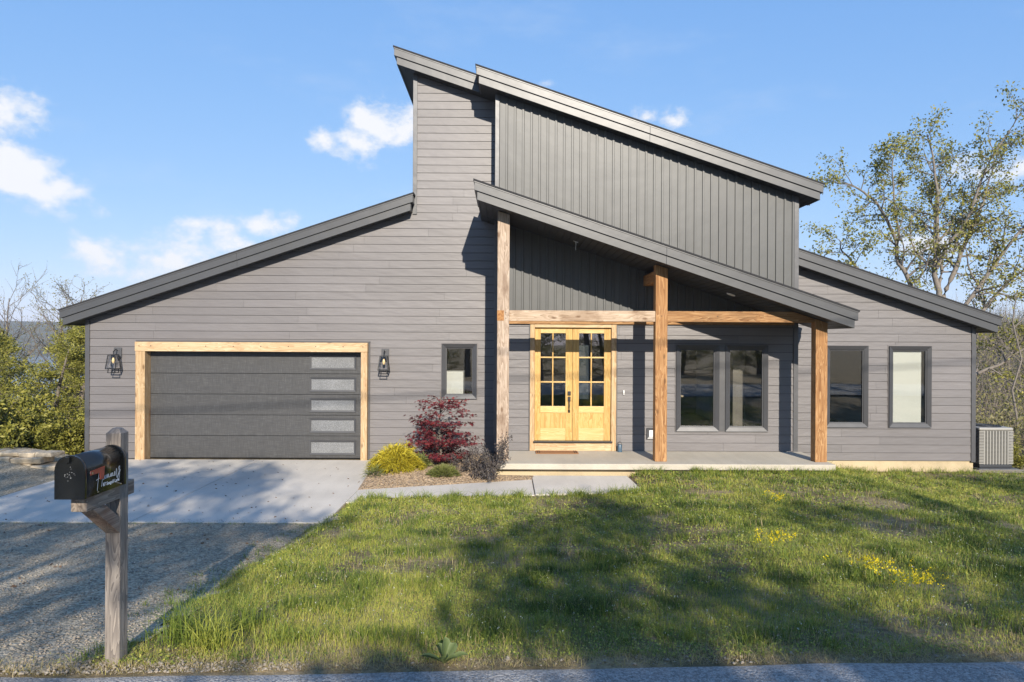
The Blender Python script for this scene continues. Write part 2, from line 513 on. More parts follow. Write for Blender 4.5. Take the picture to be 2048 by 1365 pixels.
plain('mat_coir', (.27, .13, .055), .95, nz=.25, ns=80, bmp=.6, bs=160)
plain('mat_dark', (.05, .03, .02), .95)
plain('limestone', (.50, .41, .29), .9, nz=.4, ns=9, bmp=.9, bs=14)
plain('pebble', (.30, .26, .21), .9, nz=.3, ns=25)
plain('chip', (.38, .28, .18), .9, nz=.45, ns=18)
plain('bark', (.16, .135, .11), .9, nz=.45, ns=14, bmp=.8, bs=30)
plain('bark_pale', (.19, .165, .14), .9, nz=.3, ns=14, bmp=.5, bs=30)
plain('twig', (.17, .14, .115), .9, nz=.3, ns=3)
plain('pole_wood', (.16, .12, .09), .9, nz=.3, ns=8)
plain('cable', (.02, .02, .02), .6)
plain('cabinet_green', (.32, .36, .30), .5, nz=.05)
mk_wood('timber_pale_z', 2, [(.25, (.24, .17, .12)), (.5, (.42, .32, .24)), (.75, (.56, .45, .35))], .8, stainc=(.17, .105, .065))
mk_wood('timber_pale_x', 0, [(.25, (.27, .19, .12)), (.5, (.46, .34, .24)), (.75, (.58, .46, .34))], .75, stainc=(.19, .11, .06))
mk_wood('timber_orange_z', 2, [(.25, (.19, .085, .032)), (.5, (.34, .175, .07)), (.75, (.48, .285, .135))], .3, grain=1.0, stainc=(.16, .06, .02))
mk_wood('timber_orange_x', 0, [(.25, (.18, .08, .03)), (.5, (.34, .18, .075)), (.75, (.48, .29, .14))], .3)
mk_wood('timber_y', 1, [(.25, (.18, .07, .025)), (.5, (.36, .17, .06)), (.75, (.50, .28, .12))], .2)
mk_wood('cedar_x', 0, [(.25, (.38, .25, .13)), (.5, (.54, .38, .22)), (.75, (.64, .49, .31))], .2, stainc=(.3, .13, .05))
mk_wood('cedar_z', 2, [(.25, (.32, .20, .10)), (.5, (.48, .33, .18)), (.75, (.58, .43, .27))], .35, stainc=(.33, .12, .04))
mk_wood('door_z', 2, [(.2, (.36, .20, .055)), (.5, (.53, .33, .11)), (.8, (.68, .47, .20))], 0, False, 1.1, rough=.45)
mk_wood('door_x', 0, [(.2, (.48, .30, .10)), (.5, (.63, .43, .18)), (.8, (.74, .55, .28))], 0, False, 1.1, rough=.45)
mk_wood('post_grey_z', 2, [(.25, (.12, .105, .095)), (.5, (.23, .20, .175)), (.75, (.35, .305, .26))], .3, False, 1.4, (.12, .09, .07))
mk_wood('post_grey_y', 1, [(.25, (.14, .11, .09)), (.5, (.26, .21, .17)), (.75, (.38, .32, .26))], .5, True, 1.4, (.20, .07, .025))
mk_leaf('leaf_oak', [(0, (.12, .13, .025)), (.5, (.235, .23, .045)), (1, (.38, .33, .085))], .22)
mk_leaf('leaf_cedar', [(0, (.09, .10, .015)), (.5, (.23, .225, .04)), (1, (.40, .36, .085))], .2)
mk_leaf('leaf_bud', [(0, (.11, .115, .03)), (.5, (.22, .205, .075)), (1, (.33, .28, .14))], .2)
mk_leaf('leaf_maple', [(0, (.055, .007, .012)), (.5, (.135, .016, .024)), (1, (.27, .045, .04))], .25)
mk_leaf('leaf_yellow', [(0, (.18, .17, .02)), (.45, (.50, .42, .035)), (1, (.72, .60, .06))], .3)
mk_leaf('leaf_spruce', [(0, (.06, .08, .02)), (.5, (.15, .17, .045)), (1, (.27, .27, .09))], .2)
mk_leaf('leaf_purple', [(0, (.035, .028, .032)), (.5, (.085, .072, .07)), (1, (.17, .155, .13))], .2)
mk_leaf('leaf_blue', [(0, (.06, .10, .06)), (.5, (.12, .18, .12)), (1, (.2, .27, .19))], .25)
mk_leaf('leaf_wool', [(0, (.10, .14, .05)), (.5, (.17, .22, .08)), (1, (.24, .29, .13))], .3)
mk_leaf('petal', [(0, (.60, .45, .01)), (.5, (.75, .60, .015)), (1, (.85, .72, .03))], .3)
mk_leaf('grass', [(0, (.05, .085, .02)), (.3, (.15, .21, .035)), (.55, (.33, .36, .06)), (.75, (.50, .475, .10)), (.88, (.42, .34, .16)), (1, (.40, .31, .20))], .25, .5)
mk_leaf('seedhead', [(0, (.35, .37, .28)), (1, (.62, .64, .55))], .3)
mk_glass('glass', .05)
mk_glass('clear_glass', 0, (.97, .97, .97), 1.45, .5)
mk_frost(); mk_gdoor(); mk_ground(); mk_mulch()
mk_concrete('concrete', (.61, .56, .485), .25)
mk_concrete('porch_concrete', (.50, .455, .375), .3)
mk_concrete('foundation', (.52, .42, .27), .35)
mk_gravel('gravel', [(.25, (.15, .125, .08)), (.5, (.34, .285, .20)), (.75, (.56, .475, .345))])
mk_gravel('asphalt', [(.25, (.17, .165, .155)), (.5, (.30, .285, .265)), (.75, (.47, .45, .42))], 60)


def mk_water():
    m, nt, b, pos = newmat('water')
    setb(nt, b, Base_Color=(.02, .05, .08), Roughness=.12)
    bump(nt, b, noise(nt, vscale(nt, pos, (.3, 1, 1)), .6, 4), .4, .3)


mk_water()
# ------------------------------------------------------------------ the setting
def axis(lo, hi, fine_lo, fine_hi, step):
    a = list(np.arange(fine_lo, fine_hi + step / 2, step)); s = step
    x = fine_hi
    while x < hi:
        s *= 1.18; x += s; a.append(min(x, hi))
    s = step; x = fine_lo; b = []
    while x > lo:
        s *= 1.18; x -= s; b.append(max(x, lo))
    return np.array(b[::-1] + a)


def sheet(name, xs, ys, zf, mat, parent=None, keep=None):
    X, Y = np.meshgrid(xs, ys); Z = zf(X, Y)
    V = np.stack([X.ravel(), Y.ravel(), Z.ravel()], 1); n = len(xs)
    i, j = np.meshgrid(np.arange(len(xs) - 1), np.arange(len(ys) - 1)); a = (j * n + i).ravel()
    Q = np.stack([a, a + 1, a + n + 1, a + n], 1)
    if keep is not None:
        cx = (X[:-1, :-1] + X[1:, 1:]).ravel() / 2; cy = (Y[:-1, :-1] + Y[1:, 1:]).ravel() / 2
        Q = Q[keep(cx, cy)]
    o = link(name, fast_mesh(name, V, Q, mat=MAT[mat], smooth=True), parent)
    return o


g = sheet('ground', axis(-1600, 1600, -14, 14, .2), axis(-400, 3000, 0, 18, .2), ground, 'soil'); tag(g, kind='structure')
rd = sheet('road', np.arange(-80, 80.1, .5), np.array([-2.6, -1, 1, 3, 4.06, 4.19]), lambda x, y: .70 + 0 * x + np.where(y > 4.15, -.03, 0), 'asphalt')
# ragged road edge that follows a slightly skewed line
me = rd.data
for v in me.vertices:
    v.co.y += .038 * v.co.x
    if v.co.y - .038 * v.co.x > 3.9:
        v.co.y += .05 * (float(vnoise(v.co.x, 0, 1.7, 8)) - .5)
tag(rd, kind='structure')
gd = sheet('gravel_driveway', np.arange(-18, -2.2, .1), np.arange(4.0, 10.2, .12), lambda x, y: ground(x, y) + .012, 'gravel',
           keep=lambda x, y: (x < -2.55 + .5 * (vnoise(x, y, 1.4, 12) - .5) + .3 * (vnoise(x, y, 4.5, 13) - .5)) & (y > 4.26 + .038 * x))
tag(gd, kind='structure')
gs = sheet('gravel_shoulder', np.arange(-18, -8.4, .2), np.arange(10.0, 15.4, .2), lambda x, y: ground(x, y) + .016 + .30 * sstep((-8.7 - x) / 2.2) * sstep((y - 11.5) / 3), 'gravel')
tag(gs, kind='structure')
# concrete driveway in four poured slabs with recessed joints
drv = thing('concrete_driveway', (-5.6, 12.5, -.08), None, None); drv['kind'] = 'structure'
for (x0, x1) in ((-8.55, -5.497), (-5.487, -2.64)):
    MB().box(x0, x1, 10.06, 15.30, -.08, 0).build('concrete_slab', MAT['concrete'], drv, .008)
# walkway pads
wk = thing('walkway', (0, 12.3, -.05), None, None); wk['kind'] = 'structure'
def pad(pts, z0, z1, name, parent):
    n = len(pts); V = [(p[0], p[1], z0) for p in pts] + [(p[0], p[1], p[2] if len(p) > 2 else z1) for p in pts]
    return MB().raw(V, [tuple(range(n - 1, -1, -1)), tuple(range(n, 2 * n))] + [(i, (i + 1) % n, (i + 1) % n + n, i + n) for i in range(n)]).build(name, MAT['concrete'], parent, .008)
pad([(-2.63, 11.30, .004), (.50, 11.62, .06), (.50, 12.92, .06), (-2.63, 12.24, .004)], -.06, .0, 'walkway_slab', wk)
pad([(.515, 11.62), (2.42, 11.80), (2.36, 13.24), (.515, 13.24)], -.06, .075, 'walkway_slab', wk)
# planting bed
def bedz(x, y):
    yf = 12.24 + (x + 2.63) * .217
    return .004 + .018 * (x + 2.63) - .035 + .045 * sstep((y - yf + .06) / .12) + .10 * sstep((y - yf) / 1.0) + .03 * (vnoise(x, y, 3, 3) - .5) * sstep((y - yf) / .3)


bed = sheet('planting_bed', np.arange(-2.64, .62, .06), np.arange(12.0, 15.42, .06), bedz, 'mulch',
            keep=lambda x, y: (y > 12.1 + (x + 2.63) * .217) & ((x < -.25) | (y < 13.22)) & (x < .56))
tag(bed, kind='structure')
lake = sheet('lake', np.linspace(-1500, 400, 8), np.linspace(70, 620, 6), lambda x, y: -11.5 + 0 * x, 'water'); tag(lake, kind='structure')
# light crushed-stone strip by the condenser
st = sheet('gravel_strip', np.arange(10.66, 15, .2), np.arange(15.2, 18, .2), lambda x, y: ground(x, y) + .02, 'gravel'); tag(st, kind='structure')

# ------------------------------------------------------------------ the house
HB = (0.6, 15.4, 0)
house = thing('house', HB, 'charcoal grey modern house with stepped shed roofs, timber porch and double garage', 'house')
PI = math.pi
G, E_, P = 15.4, 14.8, 13.5
SL = 1 / 3.
# roof lines: top edge z as function of x
L_GAR = (.338, 3.319 + .338 * 9.815)        # z = m x + c
L_TOW = (-SL, 9.168 - SL * 2.505)
L_E = (-SL, 8.535 - SL * .662)
L_POR = (-SL, 5.770 - SL * .623)
L_R = (-.331, 4.767 + .331 * 6.469)
TH = .36
ROW = .1795


def top_of(regions, x):
    for xa, xb, (m, c) in regions:
        if xa <= x <= xb:
            return m * x + c - TH + .03
    return 0


def pieces(x0, x1, z0, z1, openings, regions):
    """convex xz polygons of a rectangle minus openings, under the roof line"""
    xs = sorted({x0, x1, *[v for o in openings for v in o[:2] if x0 < v < x1], *[v for r in regions for v in r[:2] if x0 < v < x1]})
    out = []
    for a, b in zip(xs, xs[1:]):
        mid = (a + b) / 2; spans = [(z0, z1)]
        for ox0, ox1, oz0, oz1 in openings:
            if ox0 < mid < ox1:
                nsp = []
                for s, e in spans:
                    if oz1 <= s or oz0 >= e:
                        nsp.append((s, e)); continue
                    if oz0 > s:
                        nsp.append((s, oz0))
                    if oz1 < e:
                        nsp.append((oz1, e))
                spans = nsp
        for s, e in spans:
            if e - s < .004:
                continue
            poly = [(a, s), (b, s), (b, e), (a, e)]
            for xa, xb, (m, c) in regions:
                if xa <= mid <= xb:
                    poly = clip(poly, -m, 1, c - TH + .03)
            if len(poly) >= 3:
                out.append(poly)
    return out


def siding(name, parent, x0, x1, z0, zmax, y, openings, regions, breaks=True, board=3.66):
    wall = MB()
    for poly in pieces(x0, x1, z0, zmax, openings, regions):
        wall.prism(poly, y + .028, y + .16)
    w = wall.build(name, MAT['sheathing'], parent)
    z = z0; k = 0
    while z < zmax:
        z1 = min(z + ROW - .008, zmax)
        cuts = [x0]
        if breaks:
            c = x0 + board * (.25 + .75 * rnd.random())
            while c < x1 - .5:
                cuts.append(c); c += board * (.8 + .2 * rnd.random())
        cuts.append(x1)
        for a, b in zip(cuts, cuts[1:]):
            mb = MB(); last = None
            off = rnd.uniform(-.0012, .0012)
            for poly in pieces(a + (.003 if a > x0 else 0), b, z, z1, openings, regions):
                lo = min(p[0] for p in poly); zr = (min(p[1] for p in poly), max(p[1] for p in poly))
                if last and (lo > last[0] + .01 or zr[0] > last[2] or zr[1] < last[1]):
                    mb.build('siding_plank', MAT['siding'], w); mb = MB()
                mb.prism(poly, lambda x, zz: y - .004 + off + .010 * (zz - z) / ROW, y + .026)
                last = (max(p[0] for p in poly), *zr)
            mb.build('siding_plank', MAT['siding'], w)
        z += ROW; k += 1
    return w


# ---- windows
def ring(mb, x0, x1, z0, z1, w, yo, yi, yb):
    """mitred frame: outer edge at depth yo, inner edge at depth yi"""
    o = [(x0, z0), (x1, z0), (x1, z1), (x0, z1)]; i = [(x0 + w, z0 + w), (x1 - w, z0 + w), (x1 - w, z1 - w), (x0 + w, z1 - w)]
    for k in range(4):
        l = (k + 1) % 4
        V = [(*o[k], yo), (*o[l], yo), (*i[l], yi), (*i[k], yi), (*o[k], yb), (*o[l], yb), (*i[l], yb), (*i[k], yb)]
        V = [(a, c, b) for a, b, c in V]
        mb.raw(V, [(0, 1, 2, 3), (7, 6, 5, 4), (0, 4, 5, 1), (1, 5, 6, 2), (2, 6, 7, 3), (3, 7, 4, 0)])
    return mb


def window(x0, x1, z0, z1, y, mull=None, shade=False):
    f = ring(MB(), x0 - .018, x1 + .018, z0 - .018, z1 + .018, .02, y - .012, y - .012, y + .02)
    fr = f.build('window', MAT['siding'], house)
    for a, b in ([(x0, x1)] if not mull else [(x0, mull[0]), (mull[1], x1)]):
        ring(MB(), a, b, z0, z1, .085, y - .045, y - .012, y + .06).build('frame', MAT['window_frame'], fr)
        ring(MB(), a + .083, b - .083, z0 + .083, z1 - .083, .028, y + .004, y + .008, y + .055).build('sash', MAT['window_frame'], fr)
        MB().box(a + .1, b - .1, y + .030, y + .036, z0 + .1, z1 - .1).build('pane', MAT['glass'], fr)
        if shade:
            MB().box(a + .05, b - .17, y + .075, y + .079, z0 + .04, z1 - .04).build('roller_shade', MAT['shade_fabric'], fr)
    if mull:
        MB().box(mull[0] - .001, mull[1] + .001, y - .02, y + .06, z0 + .002, z1 - .002).build('mullion', MAT['trim'], fr)
    return fr


SW = (-1.445, -.655, 1.372, 2.612)
DW = (3.695, 5.690, .742, 2.612)
W1 = (7.236, 8.195, .768, 2.612)
W2 = (8.672, 9.632, .768, 2.612)
GD = (-8.20, -3.12, -.1, 2.56)
DR = (.523, 2.394, .2, 3.084)
R_G = [(-9.6, -2.118, L_GAR), (-2.118, .5, L_TOW)]
siding('garage_wall', house, -9.335, -.258, .0, 8.9, G, [SW, GD], R_G)
siding('entry_wall', house, -.165, 6.25, .31, 3.12, E_, [DW, DR], [(-2, 8, (0, 9))], True, 3.0)
siding('wing_wall', house, 6.36, 10.555, .015, 4.7, G, [W1, W2], [(6, 11, L_R)], True, 3.2)

# board-and-batten upper wall of the entry block
uw = MB()
uw.prism([(-.165, 3.12), (6.25, 3.12), (6.25, -SL * 6.25 + L_E[1] - TH), (-.165, SL * .165 + L_E[1] - TH)], E_ + .03, E_ + .16)
uwo = uw.build('upper_wall', MAT['sheathing'], house)
bx = -.165; bw = 6.415 / 36
for i in range(36):
    a = bx + i * bw; mb = MB()
    tz = lambda x: -SL * x + L_E[1] - TH + .03
    mb.prism([(a + .007, 3.125), (a + bw - .045, 3.125), (a + bw - .045, tz(a + bw - .045)), (a + .007, tz(a))], E_ + .004, E_ + .028)
    mb.prism([(a + bw - .040, 3.125), (a + bw - .002, 3.125), (a + bw - .002, tz(a + bw)), (a + bw - .040, tz(a + bw - .04))], E_ - .022, E_ + .028)
    mb.prism([(a + bw - .045, 3.125), (a + bw - .040, 3.125), (a + bw - .040, tz(a + bw - .04)), (a + bw - .045, tz(a + bw - .045))], E_ + .022, E_ + .028)
    mb.build('batten_board', MAT['batten'], uwo)

# corner trims
def trim(x0, x1, y0, y1, z0, ztl, ztr, name='corner_trim'):
    MB().prism([(x0, z0), (x1, z0), (x1, ztr), (x0, ztl)], y0, y1).build(name, MAT['trim'], house, .004)
zt = lambda L, x: L[0] * x + L[1] - TH + .03
trim(-9.433, -9.337, G - .022, G + .12, -.02, zt(L_GAR, -9.433), zt(L_GAR, -9.337))
trim(-2.118, -2.022, G - .024, G + .1, 5.52, zt(L_TOW, -2.118), zt(L_TOW, -2.022))
trim(-.258, -.167, E_ - .022, G + .02, .29, zt(L_E, -.258), zt(L_E, -.167))
trim(6.252, 6.353, E_ - .022, E_ + .14, .29, zt(L_E, 6.252), zt(L_E, 6.353))
trim(10.557, 10.656, G - .022, G + .12, -.015, zt(L_R, 10.557), zt(L_R, 10.656))

# plain side, rear and inner walls
BK = 23.0
sw = lambda pts, x0, x1, name, mat='siding': MB().raw([(x0, y, z) for y, z in pts] + [(x1, y, z) for y, z in pts],
     [tuple(range(len(pts))), tuple(range(2 * len(pts) - 1, len(pts) - 1, -1))] + [(i, i + len(pts), (i + 1) % len(pts) + len(pts), (i + 1) % len(pts)) for i in range(len(pts))]).build(name, MAT[mat], house)
sw([(G + .12, -1.5), (BK, -1.5), (BK, zt(L_GAR, -9.4)), (G + .12, zt(L_GAR, -9.4))], -9.43, -9.25, 'side_wall')
sw([(G + .16, .0), (BK, .0), (BK, zt(L_TOW, -2.0)), (G + .16, zt(L_TOW, -2.0))], -2.115, -1.95, 'side_wall')
sw([(E_ + .14, 3.0), (BK, 3.0), (BK, zt(L_E, 6.34)), (E_ + .14, zt(L_E, 6.34))], 6.20, 6.351, 'side_wall', 'batten')
sw([(E_ + .14, .3), (G + .2, .3), (G + .2, 3.0), (E_ + .14, 3.0)], 6.20, 6.351, 'side_wall')
sw([(G + .12, -1.2), (BK, -1.2), (BK, zt(L_R, 10.64)), (G + .12, zt(L_R, 10.64))], 10.5, 10.654, 'side_wall')
rw = MB()
for poly in pieces(-9.25, 10.5, -1.4, 8.9, [(2.25, 2.78, .75, 2.55), (7.4, 8.1, 1.0, 2.4), (-.6, .3, .9, 2.4), (3.9, 5.6, .9, 2.4)],
                   [(-9.6, -2.05, L_GAR), (-2.05, 6.3, L_E), (6.3, 11, L_R)]):
    rw.prism(poly, BK - .15, BK)
rw.build('rear_wall', MAT['interior_wall'], house)
MB().box(-1.95, 10.5, G + .18, BK - .15, -.4, .27).build('interior_floor', MAT['interior_floor'], house)
MB().box(-.15, 6.19, E_ + .17, G + .179, -.4, .27).build('interior_floor', MAT['interior_floor'], house)
MB().box(-9.2, -1.97, G + .4, BK - .15, -.4, -.05).build('garage_floor', MAT['concrete'], house)
MB().box(-.1, 6.19, 18.6, BK - .16, 2.95, 3.05).build('loft_floor', MAT['interior_wall'], house)
MB().box(5.22, 5.5, G + .25, 17.4, .27, 2.95).build('inner_partition', MAT['interior_wall'], house)
MB().box(6.36, 6.5, G + .3, BK - .2, .27, 4.2).build('inner_partition', MAT['interior_wall'], house)
# foundation
fd = MB(); fd.box(6.30, 10.63, G + .03, G + .3, -1.3, .012); fd.build('foundation', MAT['foundation'], house)
MB().box(-.2, 6.36, 13.36, 15.3, -.6, .185).build('foundation', MAT['foundation'], house)
MB().box(-9.42, -8.6, G + .03, G + .3, -1.2, -.005).build('foundation', MAT['foundation'], house)
# porch slab
MB().box(-.16, 6.43, 13.22, E_ - .006, .19, .305).build('porch_slab', MAT['porch_concrete'], house, .012)


# ---- roofs
def roof(name, x0, x1, y0, y1, L, hi_end, mat='fascia', soff=.13, ends=(True, True), soff_y1=None):
    m, c = L; zl = lambda x: m * x + c
    band = lambda a, b, xa=x0, xb=x1: [(xa, zl(xa) - b), (xb, zl(xb) - b), (xb, zl(xb) - a), (xa, zl(xa) - a)]
    core = MB().prism(band(.02, TH - .015, x0 + .05, x1 - .05), y0 + .06, y1).build(name, MAT['soffit'], house)
    MB().prism(band(-.012, .02, x0 - .02, x1 + .02), y0 - .022, y1).build('shingles', MAT['shingle'], core)
    MB().prism(band(.021, .045, x0 - .006, x1 + .006), y0 - .010, y0 + .03).build('drip_edge', MAT['trim'], core)
    # fascia in board lengths
    n = max(1, round((x1 - x0) / 3.7)); xs = [x0 + (x1 - x0) * k / n for k in range(n + 1)]
    for a, b in zip(xs, xs[1:]):
        MB().prism(band(.046, .195, a + .0015, b - .0015), y0, y0 + .04).build('fascia_board', MAT[mat], core, .003)
        lo0 = a + (.055 if a == x0 else .0015); lo1 = b - (.055 if b == x1 else .0015)
        MB().prism(band(.200, TH, lo0, lo1), y0 + .032, y0 + .06).build('frieze_board', MAT[mat], core, .003)
    for e, (xa, xb, xc, xd) in ((0, (x0, x0 + .04, x0 + .055, x0 + .08)), (1, (x1 - .04, x1, x1 - .08, x1 - .055))):
        if ends[e]:
            MB().prism(band(.046, .195, xa, xb), y0 + .042, y1).build('eave_board', MAT[mat], core)
            MB().prism(band(.200, TH, xc, xd), y0 + .062, y1).build('eave_board', MAT[mat], core)
    # soffit strips
    sm = MB(); x = x0 + .09; ye = soff_y1 or y1
    while x < x1 - .09:
        xe = min(x + soff, x1 - .085)
        sm.prism(band(TH - .014, TH - .002, x, xe - .012), y0 + .064, ye); x += soff
    so = sm.build('soffit', MAT['soffit'], core); so['kind'] = 'stuff'
    return core


roof('garage_roof', -9.815, -2.075, 15.08, BK + .3, L_GAR, 1, soff_y1=15.45)
roof('upper_roof', -2.505, 6.743, 15.08, BK + .3, L_TOW, 0, soff_y1=15.45)
roof('entry_roof', -.662, 6.743, 14.48, 15.13, L_E, 0, soff_y1=15.12)
roof('wing_roof', 6.36, 11.011, 15.08, BK + .3, L_R, 0, ends=(False, True), soff_y1=15.45)
roof('porch_roof', -.623, 6.780, 13.08, 14.786, L_POR, 0)
MB().prism([(-.57, zt(L_POR, -.57) - .03), (-.262, zt(L_POR, -.262) - .03), (-.262, L_POR[0] * -.262 + L_POR[1] - .03), (-.57, L_POR[0] * -.57 + L_POR[1] - .03)], 14.787, 15.394).build('porch_roof_return', MAT['soffit'], house)
for x in (4.62, 5.86):
    zc = L_POR[0] * x + L_POR[1] - TH
    V = []; n = 20
    for k in range(n):
        t = 2 * PI * k / n; xx = x + .085 * math.cos(t); V.append((xx, 14.0 + .085 * math.sin(t), L_POR[0] * xx + L_POR[1] - TH - .012))
    V2 = [(a, b, c + .03) for a, b, c in V]
    MB().raw(V + V2, [tuple(range(n))[::-1], tuple(range(n, 2 * n))] + [(i, (i + 1) % n, (i + 1) % n + n, i + n) for i in range(n)]).build('recessed_light', MAT['downlight'], house)

hw = thing('hanging_wire', (1.42, 14.0, 4.55), 'short white wire dangling from the dark porch ceiling', 'wire')
MB().tube([(1.42, 14.0, 4.735), (1.425, 14.0, 4.66), (1.415, 13.99, 4.60), (1.42, 13.99, 4.55)], .008, 6).build('strand', MAT['white_paint'], hw)
MB().tube([(1.37, 14.0, 4.742), (1.47, 14.0, 4.708)], .007, 6).build('bracket', MAT['white_paint'], hw)
# ---- porch timbers
PW = .236
for x0, mat, x1 in ((-.176, 'timber_pale_z', None), (2.962, 'timber_orange_z', None), (6.150, 'timber_orange_z', None)):
    xm = x0 + PW / 2
    zt_ = L_POR[0] * (x0 + PW) + L_POR[1] - TH - .004; ztl = L_POR[0] * x0 + L_POR[1] - TH - .004
    MB().prism([(x0, .306), (x0 + PW, .306), (x0 + PW, zt_), (x0, ztl)], P, P + .21).build('porch_post', MAT[mat], house, .006)
    zb = zt_ - .03
    if x0 < 5: MB().box(x0 + .012, x0 + PW - .012, P + .212, E_ - .014, zb - .215, zb).build('tie_beam', MAT['timber_y'], house, .005)
BZ0, BZ1 = 3.078, 3.290
MB().box(.062, 2.960, P + .022, P + .16, BZ0, BZ1).build('porch_beam', MAT['timber_pale_x'], house, .005)
mb = MB(); mb.prism([(3.20, BZ0), (6.148, BZ0), (6.148, min(BZ1, zt(L_POR, 6.148) - .04)), (6.148 - .001, BZ1 - .0), (3.20, BZ1)], P + .022, P + .16)
poly = clip([(3.20, BZ0), (6.148, BZ0), (6.148, BZ1), (3.20, BZ1)], -L_POR[0], 1, L_POR[1] - TH - .008)
MB().prism(poly, P + .022, P + .16).build('porch_beam', MAT['timber_orange_x'], house, .004)
MB().box(-.178, -.045, P - .004, P - .0015, BZ0 + .004, BZ1 - .004).build('post_end_block', MAT['timber_y'], house)
for x in (.02, .045):
    pass
lb = MB(); lb.box(-.16, 6.245, E_ - .060, E_ - .014, 3.055, 3.285); lb.build('ledger_board', MAT['timber_orange_x'], house)
for x, z in ((-.005, 3.245), (-.005, 3.13), (3.08, 3.19), (4.2, 3.19)):
    MB().tube([(x, P + .012 if x > 3.15 or x < 2.9 and x > .06 else P - .006, z), (x, P + .05, z)], .009, 8).build('bolt_head', MAT['black_metal'], house)

# ---- garage door and its timber surround
gb = MB().box(-8.256, -3.090, G - .15, G - .012, 2.412, 2.622).build('garage_header', MAT['cedar_x'], house, .005)
for i in range(10):
    x = -8.16 + i * (5.0 / 9.2) if i else -8.16
    x = (-8.16, -7.9, -7.29, -6.68, -6.07, -5.46, -4.85, -4.24, -3.63, -3.19)[i]
    MB().tube([(x, G - .153, 2.53), (x, G - .14, 2.53)], .012, 8).build('screw', MAT['black_metal'], gb)
MB().box(-8.245, -8.035, G - .14, G + .12, -.004 - .02, 2.410).build('garage_jamb', MAT['cedar_z'], house, .005)
MB().box(-3.236, -3.095, G - .14, G + .12, -.004 - .02, 2.410).build('garage_jamb', MAT['cedar_z'], house, .005)
MB().box(-8.30, -3.05, G - .02, G - .012, 2.626, 2.655).build('header_flashing', MAT['trim'], house)
MB().box(-3.088, -3.055, G - .02, G + .02, -.01, 2.62).build('jamb_trim', MAT['trim'], house)
GY = G + .10
gdoor = MB().box(-8.2, -3.1, GY + .05, GY + .12, -.02, 2.6).build('garage_door', MAT['black_metal'], house)
zs = [0.004, .505, .974, 1.444, 1.913, 2.44]
for i, (a, b) in enumerate(zip(zs, zs[1:])):
    MB().box(-8.03, -3.24, GY, GY + .05, a + .004, b - .004).build('door_panel', MAT['garage_panel'], gdoor, .006)
for z0, z1 in ((.084, .408), (.582, .907), (1.047, 1.359), (1.511, 1.835), (2.010, 2.333)):
    ring(MB(), -4.44, -3.39, z0, z1, .042, GY - .022, GY - .014, GY - .001).build('window_frame', MAT['window_frame'], gdoor)
    MB().box(-4.40, -3.43, GY - .007, GY - .002, z0 + .04, z1 - .04).build('window_pane', MAT['frosted_glass'], gdoor)
MB().box(-3.262, -3.238, GY - .05, GY - .015, 1.30, 1.47).build('keypad', MAT['white_paint'], gdoor)

# ---- front double door
DY = E_ + .035
for a, b, z0, z1, m in ((.523, .622, .308, 3.084, 'cedar_z'), (2.289, 2.394, .308, 3.084, 'cedar_z'), (.624, 2.287, 2.978, 3.084, 'cedar_x'), (.624, 2.287, .308, .485, 'cedar_x')):
    MB().box(a, b, E_ - .032, E_ + .10, z0, z1 - .001).build('door_trim', MAT[m], house, .004)
MB().box(.50, .521, E_ - .02, E_ + .02, .308, 3.09).build('door_flashing', MAT['trim'], house)
MB().box(2.396, 2.417, E_ - .02, E_ + .02, .308, 3.09).build('door_flashing', MAT['trim'], house)
MB().box(.60, 2.31, E_ - .075, E_ + .06, .486, .520).build('threshold', MAT['black_metal'], house, .004)
leaves_ = []
for a, b, ga, gb_ in ((.628, 1.448, .753, 1.299), (1.454, 2.284, 1.589, 2.136)):
    lf = MB()
    lf.box(a, ga, DY, DY + .045, .522, 2.972); lf.box(gb_, b, DY, DY + .045, .522, 2.972)
    leaf = lf.build('door_leaf', MAT['door_z'], house, .004)
    MB().box(ga + .001, gb_ - .001, DY + .001, DY + .044, 2.856, 2.971).build('rail', MAT['door_x'], leaf, .003)
    MB().box(ga + .001, gb_ - .001, DY + .001, DY + .044, 1.126, 1.268).build('rail', MAT['door_x'], leaf, .003)
    MB().box(ga + .001, gb_ - .001, DY + .001, DY + .044, .523, .790).build('rail', MAT['door_x'], leaf, .003)
    MB().box(ga + .001, gb_ - .001, DY + .018, DY + .032, .791, 1.125).build('lower_panel', MAT['door_z'], leaf)
    gm = (ga + gb_) / 2 - .006; zsx = [1.268, 1.796, 2.330, 2.856]
    mt = MB(); mt.box(gm - .013, gm + .013, DY + .004, DY + .04, 1.269, 2.855)
    mt.build('muntin', MAT['door_z'], leaf)
    for z in zsx[1:3]:
        for p, q in ((ga + .002, gm - .014), (gm + .014, gb_ - .002)):
            MB().box(p, q, DY + .004, DY + .04, z - .014, z + .014).build('muntin', MAT['door_x'], leaf)
    for z0, z1 in zip(zsx, zsx[1:]):
        for p, q in ((ga, gm), (gm, gb_)):
            MB().box(p, q, DY + .019, DY + .025, z0, z1).build('pane', MAT['glass'], leaf)
    leaves_.append(leaf)
hx = 1.378
hd = MB(); hd.box(hx - .034, hx + .034, DY - .028, DY - .002, 1.505, 1.595); hd.build('deadbolt', MAT['black_metal'], leaves_[0], .006)
hd = MB(); hd.box(hx - .03, hx + .03, DY - .018, DY - .002, 1.375, 1.475)
hd.tube([(hx, DY - .02, 1.40), (hx, DY - .07, 1.38), (hx, DY - .075, 1.27), (hx, DY - .06, 1.17), (hx, DY - .01, 1.155)], .011, 8)
hd.box(hx - .022, hx + .022, DY - .014, DY - .002, 1.13, 1.185)
hd.build('handle', MAT['black_metal'], leaves_[0])

